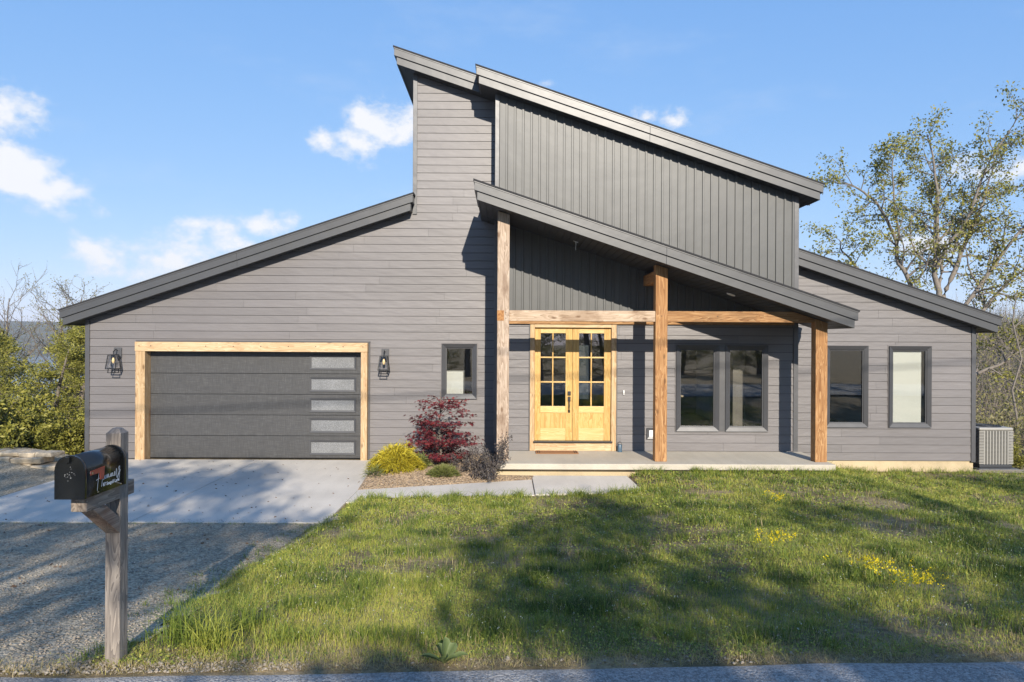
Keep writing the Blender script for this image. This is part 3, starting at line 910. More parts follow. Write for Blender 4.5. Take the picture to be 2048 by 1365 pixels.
# ---- windows
window(*SW, G)
window(*DW, E_, mull=(4.63, 4.765))
window(*W1, G)
window(*W2, G, shade=True)

# ------------------------------------------------------------------ things fixed to or standing by the house
def lantern(x, z, label):
    y = G - .005
    t = thing('wall_lantern', (x, y, z - .62), label, 'wall lamp', 'lanterns flanking the garage door')
    MB().box(x - .085, x + .085, y - .030, y - .006, z - .16, z + .07).build('back_plate', MAT['trim'], t, .006)
    c = y - .19
    MB().tube([(x, y - .03, z + .0), (x, y - .10, z + .03), (x, c, z - .02), (x, c, z - .09)], .011, 8).build('arm', MAT['black_metal'], t)
    tw, bw_, z1, z0 = .075, .112, z - .09, z - .40
    f = MB()
    for sx in (-1, 1):
        for sy in (-1, 1):
            f.bar((x + sx * tw, c + sy * tw, z1), (x + sx * bw_, c + sy * bw_, z0), .016)
    for zz, w in ((z1, tw), (z0, bw_)):
        for s in (-1, 1):
            f.bar((x - w, c + s * w, zz), (x + w, c + s * w, zz), .018); f.bar((x + s * w, c - w, zz), (x + s * w, c + w, zz), .018)
    f.box(x - tw, x + tw, c - tw, c + tw, z1 - .004, z1 + .01)
    f.build('cage', MAT['black_metal'], t)
    bl = MB(); zb = z0 - .085
    for sy in (-1, 1):
        bl.bar((x - .07, c + sy * .07, z0), (x - .082, c + sy * .07, zb), .014); bl.bar((x + .07, c + sy * .07, z0), (x + .082, c + sy * .07, zb), .014)
        bl.bar((x - .09, c + sy * .07, zb), (x + .09, c + sy * .07, zb), .014)
    bl.build('foot_rail', MAT['black_metal'], t)
    for sx, sy in ((0, -1), (0, 1), (-1, 0), (1, 0)):
        a, b = (Vector((1, 0, 0)), Vector((0, sy, 0))) if sx == 0 else (Vector((0, 1, 0)), Vector((sx, 0, 0)))
        o = Vector((x, c, 0))
        V = [o + a * s * w + b * (w - .004) + Vector((0, 0, zz)) for zz, w in ((z0 + .01, bw_ - .006), (z1 - .01, tw - .006)) for s in (-1, 1)]
        V += [v - b * .003 for v in V]
        MB().raw(V, [(0, 1, 3, 2), (4, 6, 7, 5), (0, 4, 5, 1), (2, 3, 7, 6), (0, 2, 6, 4), (1, 5, 7, 3)]).build('pane', MAT['clear_glass'], t)
    MB().tube([(x, c, z1), (x, c, z1 - .06)], .018, 10).build('socket', MAT['black_metal'], t)
    MB().tube([(x, c, z1 - .06), (x, c, z1 - .09), (x, c, z1 - .13), (x, c, z1 - .17), (x, c, z1 - .19)], [.014, .024, .032, .026, .006], 12).build('bulb', MAT['bulb_glow'], t)


lantern(-8.70, 2.42, 'black cage wall lantern to the left of the garage door, near the house corner')
lantern(-2.715, 2.42, 'black cage wall lantern to the right of the garage door, above the red maple')

t = thing('doormat', (1.09, 14.52, .306), 'brown coir doormat with dark end stripes in front of the yellow door', 'doormat')
MB().box(.64, 1.545, 14.36, 14.70, .307, .325).build('pile', MAT['mat_coir'], t, .005)
for x in (.68, .72, 1.465, 1.505):
    MB().box(x - .009, x + .009, 14.365, 14.695, .3255, .328).build('stripe', MAT['mat_dark'], t)

t = thing('blue_lantern', (2.46, 14.68, .306), 'small blue metal lantern with handle standing beside the front door', 'lantern')
MB().tube([(2.46, 14.68, .307), (2.46, 14.68, .325), (2.46, 14.68, .33), (2.46, 14.68, .45), (2.46, 14.68, .47)], [.055, .055, .048, .048, .03], 14).build('body', MAT['blue_enamel'], t)
MB().tube([(2.415, 14.68, .45), (2.42, 14.68, .50), (2.46, 14.68, .525), (2.50, 14.68, .50), (2.505, 14.68, .45)], .006, 6).build('handle', MAT['black_metal'], t)
t = thing('doorbell', (2.561, E_ - .012, 1.53), 'tiny white doorbell on the grey siding right of the front door', 'doorbell')
MB().box(2.545, 2.572, E_ - .035, E_ - .008, 1.53, 1.625).build('body', MAT['white_paint'], t, .004)
MB().tube([(2.5585, E_ - .039, 1.56), (2.5585, E_ - .034, 1.56)], .009, 10).build('button', MAT['ac_grey'], t)
t = thing('wall_outlet', (3.157, E_, .573), 'grey outdoor outlet box on the siding left of the middle porch post', 'outlet')
ring(MB(), 3.065, 3.25, .573, .811, .05, E_ - .05, E_ - .03, E_ - .006).build('box_frame', MAT['trim'], t)
MB().box(3.115, 3.20, E_ - .03, E_ - .006, .623, .761).build('cover', MAT['white_paint'], t, .004)
t = thing('meter_box', (10.70, 15.75, .88), 'white electric meter box on the right side wall of the house', 'meter box')
MB().box(10.657, 10.735, 15.6, 15.92, .88, 1.63).build('cabinet', MAT['white_paint'], t, .006)
MB().tube([(10.735, 15.76, 1.42), (10.80, 15.76, 1.42)], .085, 16).build('meter', MAT['white_paint'], t)
MB().tube([(10.70, 15.76, -.3), (10.70, 15.76, .88)], .025, 8).build('conduit', MAT['trim'], t)

# air-conditioning condenser
ax0, ax1, ay0, ay1, az0, az1 = 10.98, 11.77, 15.72, 16.5, -.20, .73
t = thing('air_conditioner', ((ax0 + ax1) / 2, (ay0 + ay1) / 2, -.30), 'beige louvred air conditioner condenser on a dark pad beside the house', 'air conditioner')
MB().box(ax0 - .04, ax1 + .10, ay0 - .06, ay1 + .06, gz(11.4, 16) - .05, -.215).build('pad', MAT['pad_grey'], t, .01)
MB().box(ax0 + .01, ax1 - .01, ay0 + .01, ay1 - .01, -.213, -.12).build('base', MAT['ac_dark'], t, .02)
MB().box(ax0 + .03, ax1 - .03, ay0 + .03, ay1 - .03, -.119, az1 - .06).build('coil', MAT['ac_dark'], t, .03)
MB().box(ax0 - .005, ax1 + .005, ay0 - .005, ay1 + .005, az1 - .075, az1).build('top_cover', MAT['ac_grey'], t, .03)
n = 9
for i in range(n):
    xx = ax0 + .12 + i * (ax1 - ax0 - .24) / (n - 1)
    MB().box(xx - .012, xx + .012, ay0 + .004, ay0 + .028, -.12, az1 - .076).build('rib', MAT['ac_grey'], t)
for i in range(n - 1):
    xx = ax0 + .12 + (i + .5) * (ax1 - ax0 - .24) / (n - 1)
    lv = MB()
    for k in range(26):
        z = -.11 + k * .0295
        lv.box(xx - .029, xx + .029, ay0 + .012, ay0 + .028, z, z + .020)
    lv.build('louver_panel', MAT['ac_louver'], t)
for xa, xb in ((ax0 - .002, ax0 + .105), (ax1 - .105, ax1 + .002)):
    lv = MB()
    for k in range(22):
        z = -.11 + k * .0352; lv.box(xa, xb, ay0 + .002, ay0 + .03, z, z + .021)
        if xa < ax0:
            lv.box(xa, xa + .03, ay0 + .031, ay1 - .01, z, z + .021)
        else:
            lv.box(xb - .03, xb, ay0 + .031, ay1 - .01, z, z + .021)
    lv.build('corner_louver', MAT['ac_grey'], t)
gr = MB()
cx, cy = (ax0 + ax1) / 2, (ay0 + ay1) / 2
for rr in (.08, .14, .20, .26, .32):
    gr.tube([(cx + rr * math.cos(2 * PI * k / 28), cy + rr * math.sin(2 * PI * k / 28), az1 + .012) for k in range(29)], .006, 5, False)
for k in range(8):
    gr.bar((cx, cy, az1 + .014), (cx + .33 * math.cos(PI * k / 4), cy + .33 * math.sin(PI * k / 4), az1 + .012), .01)
gr.build('fan_grille', MAT['ac_dark'], t)
MB().tube([(cx, cy, az1 + .001), (cx, cy, az1 + .004)], .33, 28).build('fan_opening', MAT['ac_dark'], t)

# things seen through the glass
t = thing('white_cabinet', (-1.2, 16.1, .27), 'tall white cabinet seen through the small window beside the maple', 'cabinet')
MB().box(-1.45, -.98, 15.75, 16.3, .275, 1.97).build('body', MAT['white_paint'], t, .006)
MB().box(-1.43, -1.0, 15.735, 15.749, .32, 1.95).build('door', MAT['white_paint'], t)
t = thing('kitchen_counter', (3.86, 16.2, .27), 'pale green kitchen counter end seen through the double window', 'counter')
MB().box(3.5, 4.06, 15.85, 17.6, .275, 1.40).build('cabinet', MAT['cabinet_green'], t)
MB().box(3.45, 4.12, 15.8, 17.65, 1.401, 1.44).build('worktop', MAT['limestone'], t)
MB().box(4.062, 4.08, 15.9, 17.5, .35, 1.36).build('door', MAT['cabinet_green'], t)

# ------------------------------------------------------------------ mailbox
mx = -2.405
t = thing('mailbox', (mx, 4.25, .68), 'black curbside mailbox with red flag and white lettering on a grey wooden post', 'mailbox')
pz = 2.13
p0, p1, q0, q1 = mx - .0455, mx + .0455, 4.205, 4.296
V = [(p0, q0, .45), (p1, q0, .45), (p1, q1, .45), (p0, q1, .45), (p0, q0, pz - .03), (p1, q0, pz - .03), (p1, q1, pz - .03), (p0, q1, pz - .03)]
V += [(p0 + .025, q0 + .025, pz), (p1 - .025, q0 + .025, pz), (p1 - .025, q1 - .025, pz), (p0 + .025, q1 - .025, pz)]
F = [(3, 2, 1, 0), (8, 9, 10, 11)]
for a, b in ((0, 4), (4, 8)):
    for k in range(4):
        l = (k + 1) % 4; F.append((a + k, a + l, b + l, b + k))
MB().raw(V, F).build('post', MAT['post_grey_z'], t, .004)
MB().box(mx - .045, mx + .045, 3.87, 4.2035, 1.702, 1.792).build('arm', MAT['post_grey_y'], t, .005)
MB().box(mx - .045, mx + .045, 4.2975, 4.365, 1.702, 1.792).build('arm', MAT['post_grey_y'], t, .005)
yz = [(3.935, 1.7005), (4.055, 1.7005), (4.2035, 1.59), (4.2035, 1.49)]
MB().raw([(mx - .044, y, z) for y, z in yz] + [(mx + .044, y, z) for y, z in yz], [(0, 1, 2, 3), (7, 6, 5, 4), (0, 4, 5, 1), (1, 5, 6, 2), (2, 6, 7, 3), (3, 7, 4, 0)]).build('brace', MAT['post_grey_y'], t, .003)
def arch(w, h, zb, n=14):
    r = w; return [(-w, zb)] + [(-r * math.cos(PI * k / n), zb + h - r + r * math.sin(PI * k / n)) for k in range(n + 1)] + [(w, zb)]
def archbody(w, h, zb, y0, y1, name, mat, parent, smooth=True):
    pr = arch(w, h, zb); n = len(pr); mb = MB()
    V = [(mx + a, y0, b) for a, b in pr] + [(mx + a, y1, b) for a, b in pr]
    mb.raw(V, [(i, i + n, (i + 1) % n + n, (i + 1) % n) for i in range(n - 1)], smooth)
    mb.f += [tuple(range(n)), tuple(range(2 * n - 1, n - 1, -1)), (n - 1, 2 * n - 1, n, 0)]; mb.sm += [False] * 3
    return mb.build(name, MAT[mat], parent)
zb = 1.794
archbody(.079, .236, zb, 3.805, 4.192, 'box_body', 'mailbox_black', t)
archbody(.083, .241, zb - .001, 4.180, 4.200, 'rear_flange', 'mailbox_black', t)
dr = archbody(.083, .243, zb - .002, 3.788, 3.806, 'box_door', 'mailbox_black', t)
MB().box(mx - .012, mx + .012, 3.765, 3.788, 2.0, 2.03).build('pull', MAT['mailbox_black'], dr)
sc = MB(); r5 = random.Random(3)
for k in range(16):
    a, b = mx + r5.gauss(0, .016), 1.925 + r5.gauss(0, .014); s = r5.uniform(.0007, .002)
    sc.prism([(a - s, b - s), (a + s * 1.4, b - s * .3), (a + s, b + s), (a - s * .6, b + s * .8)], 3.7872, 3.7878)
sc.build('scuff_marks', MAT['scuff'], dr)
X = mx + .0795
fl = MB()
def side(mb, pts, x0, x1):
    n = len(pts); mb.raw([(x1, y, z) for y, z in pts] + [(x0, y, z) for y, z in pts], [tuple(range(n)), tuple(range(2 * n - 1, n - 1, -1))] + [(i, i + n, (i + 1) % n + n, (i + 1) % n) for i in range(n)]); return mb
side(fl, [(3.84, 1.915), (3.925, 1.915), (3.93, 1.875), (3.965, 1.872), (3.972, 1.945), (3.84, 1.938)], X + .004, X + .007)
fo = fl.build('flag', MAT['flag_red'], t)
MB().tube([(X, 3.848, 1.927), (X + .012, 3.848, 1.927)], .007, 8).build('pivot', MAT['steel'], fo)
for y in (3.92, 4.15):
    MB().tube([(X - .002, y, 1.806), (X + .003, y, 1.806)], .0045, 8).build('rivet', MAT['steel'], t)
# lettering on the side: handwritten name and street line
def stroke(mb, pts, w=.0032):
    # smooth the polyline then ribbon it on the mailbox side
    P_ = [Vector((p[0], p[1])) for p in pts]; S = []
    for i in range(len(P_) - 1):
        a, b, c, d = P_[max(i - 1, 0)], P_[i], P_[i + 1], P_[min(i + 2, len(P_) - 1)]
        for k in range(5):
            u = k / 5; S.append(.5 * ((2 * b) + (c - a) * u + (2 * a - 5 * b + 4 * c - d) * u * u + (3 * b - a - 3 * c + d) * u ** 3))
    S.append(P_[-1]); V = []; F = []
    for i, s in enumerate(S):
        d = (S[min(i + 1, len(S) - 1)] - S[max(i - 1, 0)]); d = d.normalized() if d.length > 0 else Vector((1, 0))
        nrm = Vector((-d.y, d.x)) * w / 2
        for q in (s + nrm, s - nrm):
            V.append((X + .0012, q.x, q.y))
    for i in range(len(S) - 1):
        F.append((2 * i, 2 * i + 1, 2 * i + 3, 2 * i + 2))
    mb.raw(V, F)
lt = MB(); oy, oz = 3.912, 1.868; u = .0245
def W(pts):
    stroke(lt, [(oy + a * u, oz + b * u) for a, b in pts])
W([(.6, 2.2), (.3, .4), (-.1, -2.2)]); W([(-.5, .3), (.6, .55), (1.9, .9)]); W([(2.3, 2.0), (2.0, .5), (1.6, -1.6)])
W([(2.2, 1.0), (2.2, .1), (2.6, 0), (3.0, .9), (2.95, .1), (3.3, .1)])
for o in (3.3, 5.0):
    W([(o, .1), (o + .15, .9), (o + .1, 0), (o + .55, .9), (o + .6, 0), (o + 1.05, .9), (o + 1.1, .1), (o + 1.6, .2)])
W([(6.6, .2), (7.1, .6), (6.9, .95), (6.7, .4), (7.0, 0), (7.5, .4)]); W([(7.5, .4), (7.7, 1.5), (7.9, 1.0), (7.8, -.4), (8.1, -.7)])
W([(8.1, -.6), (8.9, .9), (9.1, 1.9), (8.6, 1.6), (9.0, .6), (8.9, -.9), (8.3, -1.1), (8.5, -.2), (9.5, 1.0)])
lt.build('name_lettering', MAT['letter_white'], t, origin=(X, oy, oz))
cu = bpy.data.curves.new('street_lettering', 'FONT'); cu.body = '87 Seagull Lane'; cu.size = .027; cu.offset = .0006
tmp = bpy.data.objects.new('tmp', cu); COL.objects.link(tmp)
bpy.context.view_layer.update()
me = bpy.data.meshes.new_from_object(tmp.evaluated_get(bpy.context.evaluated_depsgraph_get()))
COL.objects.unlink(tmp); bpy.data.objects.remove(tmp)
me.name = 'street_lettering'; me.materials.clear(); me.materials.append(MAT['letter_white'])
so = link('street_lettering', me, t, (X + .0012, 3.965, 1.828)); so.rotation_euler = (PI / 2, 0, PI / 2)

# ------------------------------------------------------------------ low limestone wall at the left
t = thing('stone_wall', (-10.2, 14.3, .0), 'low dry wall of tan limestone slabs at the left edge of the driveway', 'stone wall')
rs = random.Random(8)
for course, (z0, h) in enumerate(((-.05, .17), (.12, .14), (.25, .10))):
    x = -13.2 + rs.random() * .3
    while x < -9.5:
        w = rs.uniform(.28, .7); y0 = 13.85 + course * .07 + (x + 9.5) * -.02 + rs.uniform(-.05, .05)
        lift = .04 * (-9.5 - x) * .3
        V = []
        for k, (sx, sy, sz) in enumerate([(a, b, c) for c in (0, 1) for b in (0, 1) for a in (0, 1)]):
            V.append((x + sx * w * .97 + rs.uniform(-.03, .03), y0 + sy * .45 + rs.uniform(-.05, .03), z0 + lift + sz * h * .97 + rs.uniform(-.02, .015)))
        MB().raw(V, [(0, 2, 3, 1), (4, 5, 7, 6), (0, 1, 5, 4), (2, 6, 7, 3), (0, 4, 6, 2), (1, 3, 7, 5)]).build('stone', MAT['limestone'], t, .025)
        x += w
# ------------------------------------------------------------------ vegetation
def unit(v):
    return v / np.maximum(np.linalg.norm(v, axis=-1, keepdims=True), 1e-9)


MINR = .003


class Tubes:
    def __init__(s):
        s.V = []; s.T = []; s.n = 0

    def add(s, pts, rad, k=5):
        pts = np.asarray(pts, float); n = len(pts); d = np.gradient(pts, axis=0); d = unit(d)
        ref = np.where(np.abs(d[:, 2:3]) < .9, np.array([[0, 0, 1.]]), np.array([[1., 0, 0]]))
        a = unit(np.cross(d, ref)); b = np.cross(d, a)
        t = np.arange(k) * 2 * np.pi / k
        V = pts[:, None] + (a[:, None] * np.cos(t)[None, :, None] + b[:, None] * np.sin(t)[None, :, None]) * np.asarray(rad)[:, None, None]
        i, j = np.meshgrid(np.arange(n - 1), np.arange(k), indexing='ij')
        q0 = i * k + j; q1 = i * k + (j + 1) % k; q2 = q1 + k; q3 = q0 + k
        T = np.concatenate([np.stack([q0, q1, q2], -1).reshape(-1, 3), np.stack([q0, q2, q3], -1).reshape(-1, 3)])
        s.V.append(V.reshape(-1, 3)); s.T.append(T + s.n); s.n += n * k

    def mesh(s, name, mat):
        return fast_mesh(name, np.concatenate(s.V), np.concatenate(s.T), mat=MAT[mat], smooth=True)


def grow(rng, p, d, L, r, lvl, cfg, tub, tips):
    c = cfg[lvl]; n = c.get('seg', 5); pts = [np.array(p, float)]; d = unit(np.array(d, float)); dirs = [d]
    for i in range(n):
        d = unit(d + rng.normal(0, c.get('wob', .15), 3) + np.array([0, 0, c.get('up', 0)]))
        pts.append(pts[-1] + d * L / n); dirs.append(d)
    rad = r * np.linspace(1, c.get('taper', .35), n + 1)
    tub.add(pts, rad, (7, 5, 4, 3)[min(lvl, 3)])
    spawn(rng, np.array(pts), np.array(dirs), rad, L, lvl, cfg, tub, tips)


def spawn(rng, pts, dirs, rad, L, lvl, cfg, tub, tips):
    c = cfg[lvl]; n = len(pts) - 1
    if lvl == len(cfg) - 1:
        for t in np.linspace(.25, 1, c.get('tips', 4)):
            x = t * n; i = min(int(x), n - 1); tips.append((pts[i] + (pts[i + 1] - pts[i]) * (x - i), dirs[min(i + 1, n)]))
        return
    k = c.get('kids', 5); st = c.get('start', .3)
    for j in range(k):
        t = st + (1 - st) * (j + rng.random()) / k; x = t * n; i = min(int(x), n - 1)
        p = pts[i] + (pts[i + 1] - pts[i]) * (x - i); d0 = dirs[min(i + 1, n)]
        ang = np.radians(c.get('ang', 50) + rng.normal(0, 10)); side = unit(np.cross(d0, rng.normal(0, 1, 3)))
        if 'flat' in c:
            side[2] *= c['flat']; side = unit(side)
        d = d0 * math.cos(ang) + side * math.sin(ang)
        ll = L * c.get('ratio', .5) * (1 - c.get('shrink', .4) * (t - st) / max(1 - st, .01)) * rng.uniform(.7, 1.2)
        grow(rng, p, d, ll, max(rad[i] * c.get('rr', .5), MINR), lvl + 1, cfg, tub, tips)


def leaf_arrays(rng, P, D, per, sigma, size, width=.5, droop=.2, along=.4, flat=1.0):
    P = np.repeat(np.asarray(P), per, 0); D = np.repeat(np.asarray(D), per, 0); n = len(P)
    off = rng.normal(0, sigma, (n, 3)); off[:, 2] *= flat
    base = P + off
    u = unit(rng.normal(0, 1, (n, 3)) + along * D * 2 + np.array([0, 0, -droop * 2])); v = unit(np.cross(u, rng.normal(0, 1, (n, 3)))); w = np.cross(u, v)
    s = size * rng.uniform(.6, 1.3, (n, 1))
    a = base; t = base + u * s; m = base + u * s * .5
    l = m + v * s * width / 2 + w * s * .08; r = m - v * s * width / 2 + w * s * .08
    V = np.stack([a, l, t, r], 1).reshape(-1, 3); i = np.arange(n)[:, None] * 4
    T = np.concatenate([i + np.array([0, 1, 2]), i + np.array([0, 2, 3])])
    tint = np.repeat(np.clip(rng.normal(.5, .22, n), 0, 1), 4)
    return V, T, tint


def make_tree(name, loc, label, cat, tub, leafarr, bark, leafmat, group=None, crown='crown', trunk='trunk'):
    t = thing(name, loc, label, cat, group)
    o = link(trunk, tub.mesh(trunk, bark), t, loc)
    if leafarr is not None:
        link(crown, fast_mesh(crown, *leafarr, mat=MAT[leafmat]), t, loc)
    return t


def copy_tree(src, loc, rz, sc, label):
    c = src.copy(); COL.objects.link(c); c.location = loc; c.rotation_euler = (0, 0, rz); c.scale = (sc[0], sc[0], sc[1]); c['label'] = label
    for ch in src.children:
        k = ch.copy(); COL.objects.link(k); k.parent = c
    return c


# ---- the big oak on the right: main limbs laid out by hand, twigs grown on them
rng = np.random.default_rng(21)
OX, OY, OZ = 15.3, 24.0, gz(15.3, 24)
limbs = [  # (x offset, z) points, y drift, start radius
    ([(0, 0), (-.05, 2.5), (.05, 4.2), (0, 5.0)], 0, .30),
    ([(0, 4.3), (-.9, 5.0), (-2.1, 5.55), (-3.1, 6.1), (-3.75, 6.75), (-4.05, 7.15)], -1.0, .12),
    ([(0, 4.9), (-.85, 5.5), (-1.3, 6.45), (-1.5, 7.7), (-1.95, 8.75), (-2.6, 9.3), (-3.3, 9.5)], .8, .15),
    ([(-1.4, 7.3), (-1.85, 9.3), (-1.85, 10.6)], -.5, .07),
    ([(0, 5.0), (-.1, 6.3), (.05, 7.7), (.15, 9.4), (-.15, 11.2)], .5, .17),
    ([(-.1, 6.3), (.7, 7.9), (1.3, 10.0), (1.85, 11.4)], -1.2, .11),
    ([(.05, 5.0), (.85, 6.5), (1.45, 7.7), (2.25, 8.9), (2.8, 10.5)], 1.2, .15),
    ([(.05, 4.0), (1.2, 5.4), (2.05, 7.0), (3.1, 8.2), (3.8, 8.9)], -.8, .14),
    ([(.05, 3.6), (1.6, 4.7), (2.4, 5.6), (3.6, 6.4), (4.6, 7.1)], .9, .12),
    ([(0, 2.0), (1.35, 2.65), (2.25, 3.3), (3.1, 4.1), (4.2, 4.8)], -1.6, .11),
    ([(0, 5.0), (.3, 6.5), (.4, 8.3), (.9, 9.9), (.8, 11.0)], 2.2, .11)]
tub = Tubes(); tips = []
cfg = [dict(seg=5, wob=.16, up=.05, kids=8, start=.15, ang=48, ratio=.42, rr=.38, shrink=.3),
       dict(seg=4, wob=.22, up=.03, kids=5, start=.2, ang=45, ratio=.5, rr=.5, shrink=.3),
       dict(seg=3, wob=.25, up=.02, tips=4)]
for k, (pts, dy, r) in enumerate(limbs):
    q = np.array([(x, dy * (i / (len(pts) - 1)) ** 1.2, z - (0 if k else .4)) for i, (x, z) in enumerate(pts)])
    t = np.linspace(0, len(q) - 1, 4 * len(q)); q2 = np.stack([np.interp(t, np.arange(len(q)), q[:, c]) for c in range(3)], 1)
    q2[2:-1] += rng.normal(0, .05, q2[2:-1].shape)
    q2[1:-1] = (q2[:-2] + q2[1:-1] * 2 + q2[2:]) / 4
    rad = r * np.linspace(1, .62 if k == 0 else .22, len(q2))
    tub.add(q2, rad * .62, 8)
    if k:
        L = np.linalg.norm(np.diff(q2, axis=0), axis=1).sum()
        spawn(rng, q2, unit(np.gradient(q2, axis=0)), rad, L * .85, 0, [dict(cfg[0], kids=int(3.4 * L), start=.18, ratio=.30, rr=.34)] + cfg[1:], tub, tips)
TP = np.array([a for a, b in tips]); TD = np.array([b for a, b in tips])
print('oak tips', len(TP))
kk = rng.random(len(TP)) < min(1, 7000 / len(TP)); TP = TP[kk]; TD = TD[kk]
make_tree('oak_tree', (OX, OY, OZ), 'large spring oak with sparse olive leaves rising behind the right wing', 'tree', tub,
          leaf_arrays(rng, TP, TD, 6, .10, .105, .55), 'bark_pale', 'leaf_oak')


def generic(seed, H, cfg, leaf, trunk_r, lean=0):
    rng = np.random.default_rng(seed); tub = Tubes(); tips = []
    grow(rng, (0, 0, -.4), (lean, 0, 1), H, trunk_r, 0, cfg, tub, tips)
    P_ = np.array([a for a, b in tips]); D_ = np.array([b for a, b in tips])
    return tub, P_, D_, rng


# ---- trees across the road, behind the camera: they throw the dappled shade
shade_cfg = [dict(seg=8, wob=.06, up=.08, kids=15, start=.32, ang=58, ratio=.36, rr=.4, shrink=.5, taper=.2),
             dict(seg=5, wob=.16, up=.05, kids=7, start=.25, ang=45, ratio=.45, rr=.5),
             dict(seg=3, wob=.22, up=.02, tips=3)]
SH = []
for seed, per in ((4, 21), (9, 13)):
    tub, P_, D_, rg = generic(seed, 9.6, shade_cfg, None, .17)
    lf = leaf_arrays(rg, P_, D_, per, .21, .185, .62)
    SH.append((tub, lf))
SHP = [(-2.2, -9.0, 1.12, 1.17, 'tall leafy tree across the road facing the garage door'),
       (-6.0, -8.2, 1.1, 1.03, 'leafy tree across the road facing the left corner of the house'),
       (-10.2, -9.5, 1.2, 1.10, 'leafy tree across the road, farthest to the left'),
       (4.7, -8.8, 1.15, .94, 'leafy tree across the road facing the front door'),
       (8.3, -9.3, 1.15, .98, 'leafy tree across the road facing the double window'),
       (12.0, -8.6, 1.2, .93, 'leafy tree across the road facing the right wing'),
       (16.0, -9.5, 1.2, .98, 'leafy tree across the road, farthest to the right'),
       (1.9, -6.2, .55, .52, 'short leafy tree across the road, lowest of its row')]
base = []
for k in range(2):
    x, y, sx, sz, lb = SHP[k]
    b = make_tree('roadside_tree', (x, y, gz(x, y)), lb, 'tree', SH[k][0], SH[k][1], 'bark', 'leaf_oak', 'trees across the road behind the camera')
    b.scale = (sx, sx, sz); base.append(b)
for k, (x, y, sx, sz, lb) in enumerate(SHP[2:]):
    copy_tree(base[0 if k == 0 else 1], (x, y, gz(x, y)), 1.3 * k + .7, (sx, sz), lb)

# ---- left background: cedars and bare trees above the lake
ced_cfg = [dict(seg=7, wob=.05, up=.05, kids=40, start=.04, ang=75, ratio=.36, rr=.22, shrink=.75, taper=.15),
           dict(seg=5, wob=.14, up=.05, kids=9, start=.15, ang=42, ratio=.42, rr=.5, flat=.4),
           dict(seg=3, wob=.2, up=.06, tips=3)]
CD = []
for seed in (31, 32):
    tub, P_, D_, rg = generic(seed, 5.0, ced_cfg, None, .13)
    CD.append((tub, leaf_arrays(rg, P_, D_, 13, .085, .085, .40, 0, .8, .7)))
CDP = [(-15.2, 19.5, 1.0, 1.0, 'olive green cedar at the far left edge above the stone wall'),
       (-13.6, 21.5, 1.1, .98, 'yellow-green cedar standing left of the garage corner'),
       (-17.6, 23.5, 1.2, 1.1, 'tall cedar behind the others at the far left edge'),
       (-15.6, 25.0, 1.2, 1.15, 'cedar behind the front row, nearest the lake'),
       (-12.3, 18.6, .85, .72, 'low cedar touching the left garage wall'),
       (-19.6, 20.5, 1.2, .85, 'broad cedar left of the stone wall, beyond the frame edge'),
       (-24.0, 23.0, 1.3, 1.0, 'cedar farthest left along the lake slope'),
       (-19.8, 27.0, 1.3, 1.15, 'distant cedar at the left edge of the lake view')]
base = []
for k in range(2):
    x, y, sx, sz, lb = CDP[k]
    b = make_tree('cedar_tree', (x, y, gz(x, y)), lb, 'tree', CD[k][0], CD[k][1], 'bark', 'leaf_cedar', 'cedars left of the house')
    b.scale = (sx, sx, sz); base.append(b)
for k, (x, y, sx, sz, lb) in enumerate(CDP[2:]):
    copy_tree(base[k % 2], (x, y, gz(x, y)), 1.7 * k + .4, (sx, sz), lb)
for k, x in enumerate((-11, -5.5, 1.5, 6.5, 11.5, 17)):
    copy_tree(base[k % 2], (x, -14 - (k % 3), gz(x, -14)), .9 * k, (1.7, .85 + .1 * (k % 2)), 'cedar across the road behind the camera, number %s from the left' % ('one', 'two', 'three', 'four', 'five', 'six')[k])['group'] = 'cedars across the road'
# dense dark juniper shrubs in front of them
jun_cfg = [dict(seg=4, wob=.1, up=.05, kids=34, start=.02, ang=62, ratio=.95, rr=.3, shrink=.3, taper=.3),
           dict(seg=5, wob=.16, up=.08, kids=9, start=.2, ang=40, ratio=.38, rr=.5),
           dict(seg=3, wob=.2, up=.06, tips=3)]
tub, P_, D_, rg = generic(41, 1.3, jun_cfg, None, .07)
JL = leaf_arrays(rg, P_, D_, 12, .06, .10, .45, 0, .8)
JP = [(-11.6, 15.9, 1.0, 1.05, 'dense dark green juniper shrub at the left edge behind the stone wall'),
      (-10.5, 16.6, .9, .8, 'dense green juniper shrub between the stone wall and the garage corner'),
      (-12.9, 17.4, 1.1, 1.15, 'juniper shrub behind the front ones at the far left')]
x, y, sx, sz, lb = JP[0]
jb = make_tree('juniper_shrub', (x, y, gz(x, y)), lb, 'shrub', tub, JL, 'bark', 'leaf_cedar', 'junipers behind the stone wall', 'foliage', 'stem'); jb.scale = (sx, sx, sz)
for k, (x, y, sx, sz, lb) in enumerate(JP[1:]):
    copy_tree(jb, (x, y, gz(x, y)), 2.1 * k + 1, (sx, sz), lb)
MINR = .008
bare_cfg = [dict(seg=8, wob=.07, up=.06, kids=17, start=.28, ang=42, ratio=.42, rr=.45, shrink=.5, taper=.15),
            dict(seg=5, wob=.14, up=.10, kids=10, start=.2, ang=35, ratio=.45, rr=.5),
            dict(seg=4, wob=.2, up=.08, tips=2)]
BT = [(-20.6, 28.0, 7.3, 51, 1, 'bare leafless tree at the far left against the sky'),
      (-18.6, 28.5, 6.9, 52, 3, 'small budding tree left of the garage roof end'),
      (-17.0, 27.0, 7.0, 53, 4, 'budding tree just left of the garage roof eave'),
      (-15.4, 26.0, 5.6, 54, 4, 'budding tree half hidden behind the garage roof'),
      (-22.5, 29.5, 6.4, 55, 3, 'thin budding tree cut by the left frame edge')]
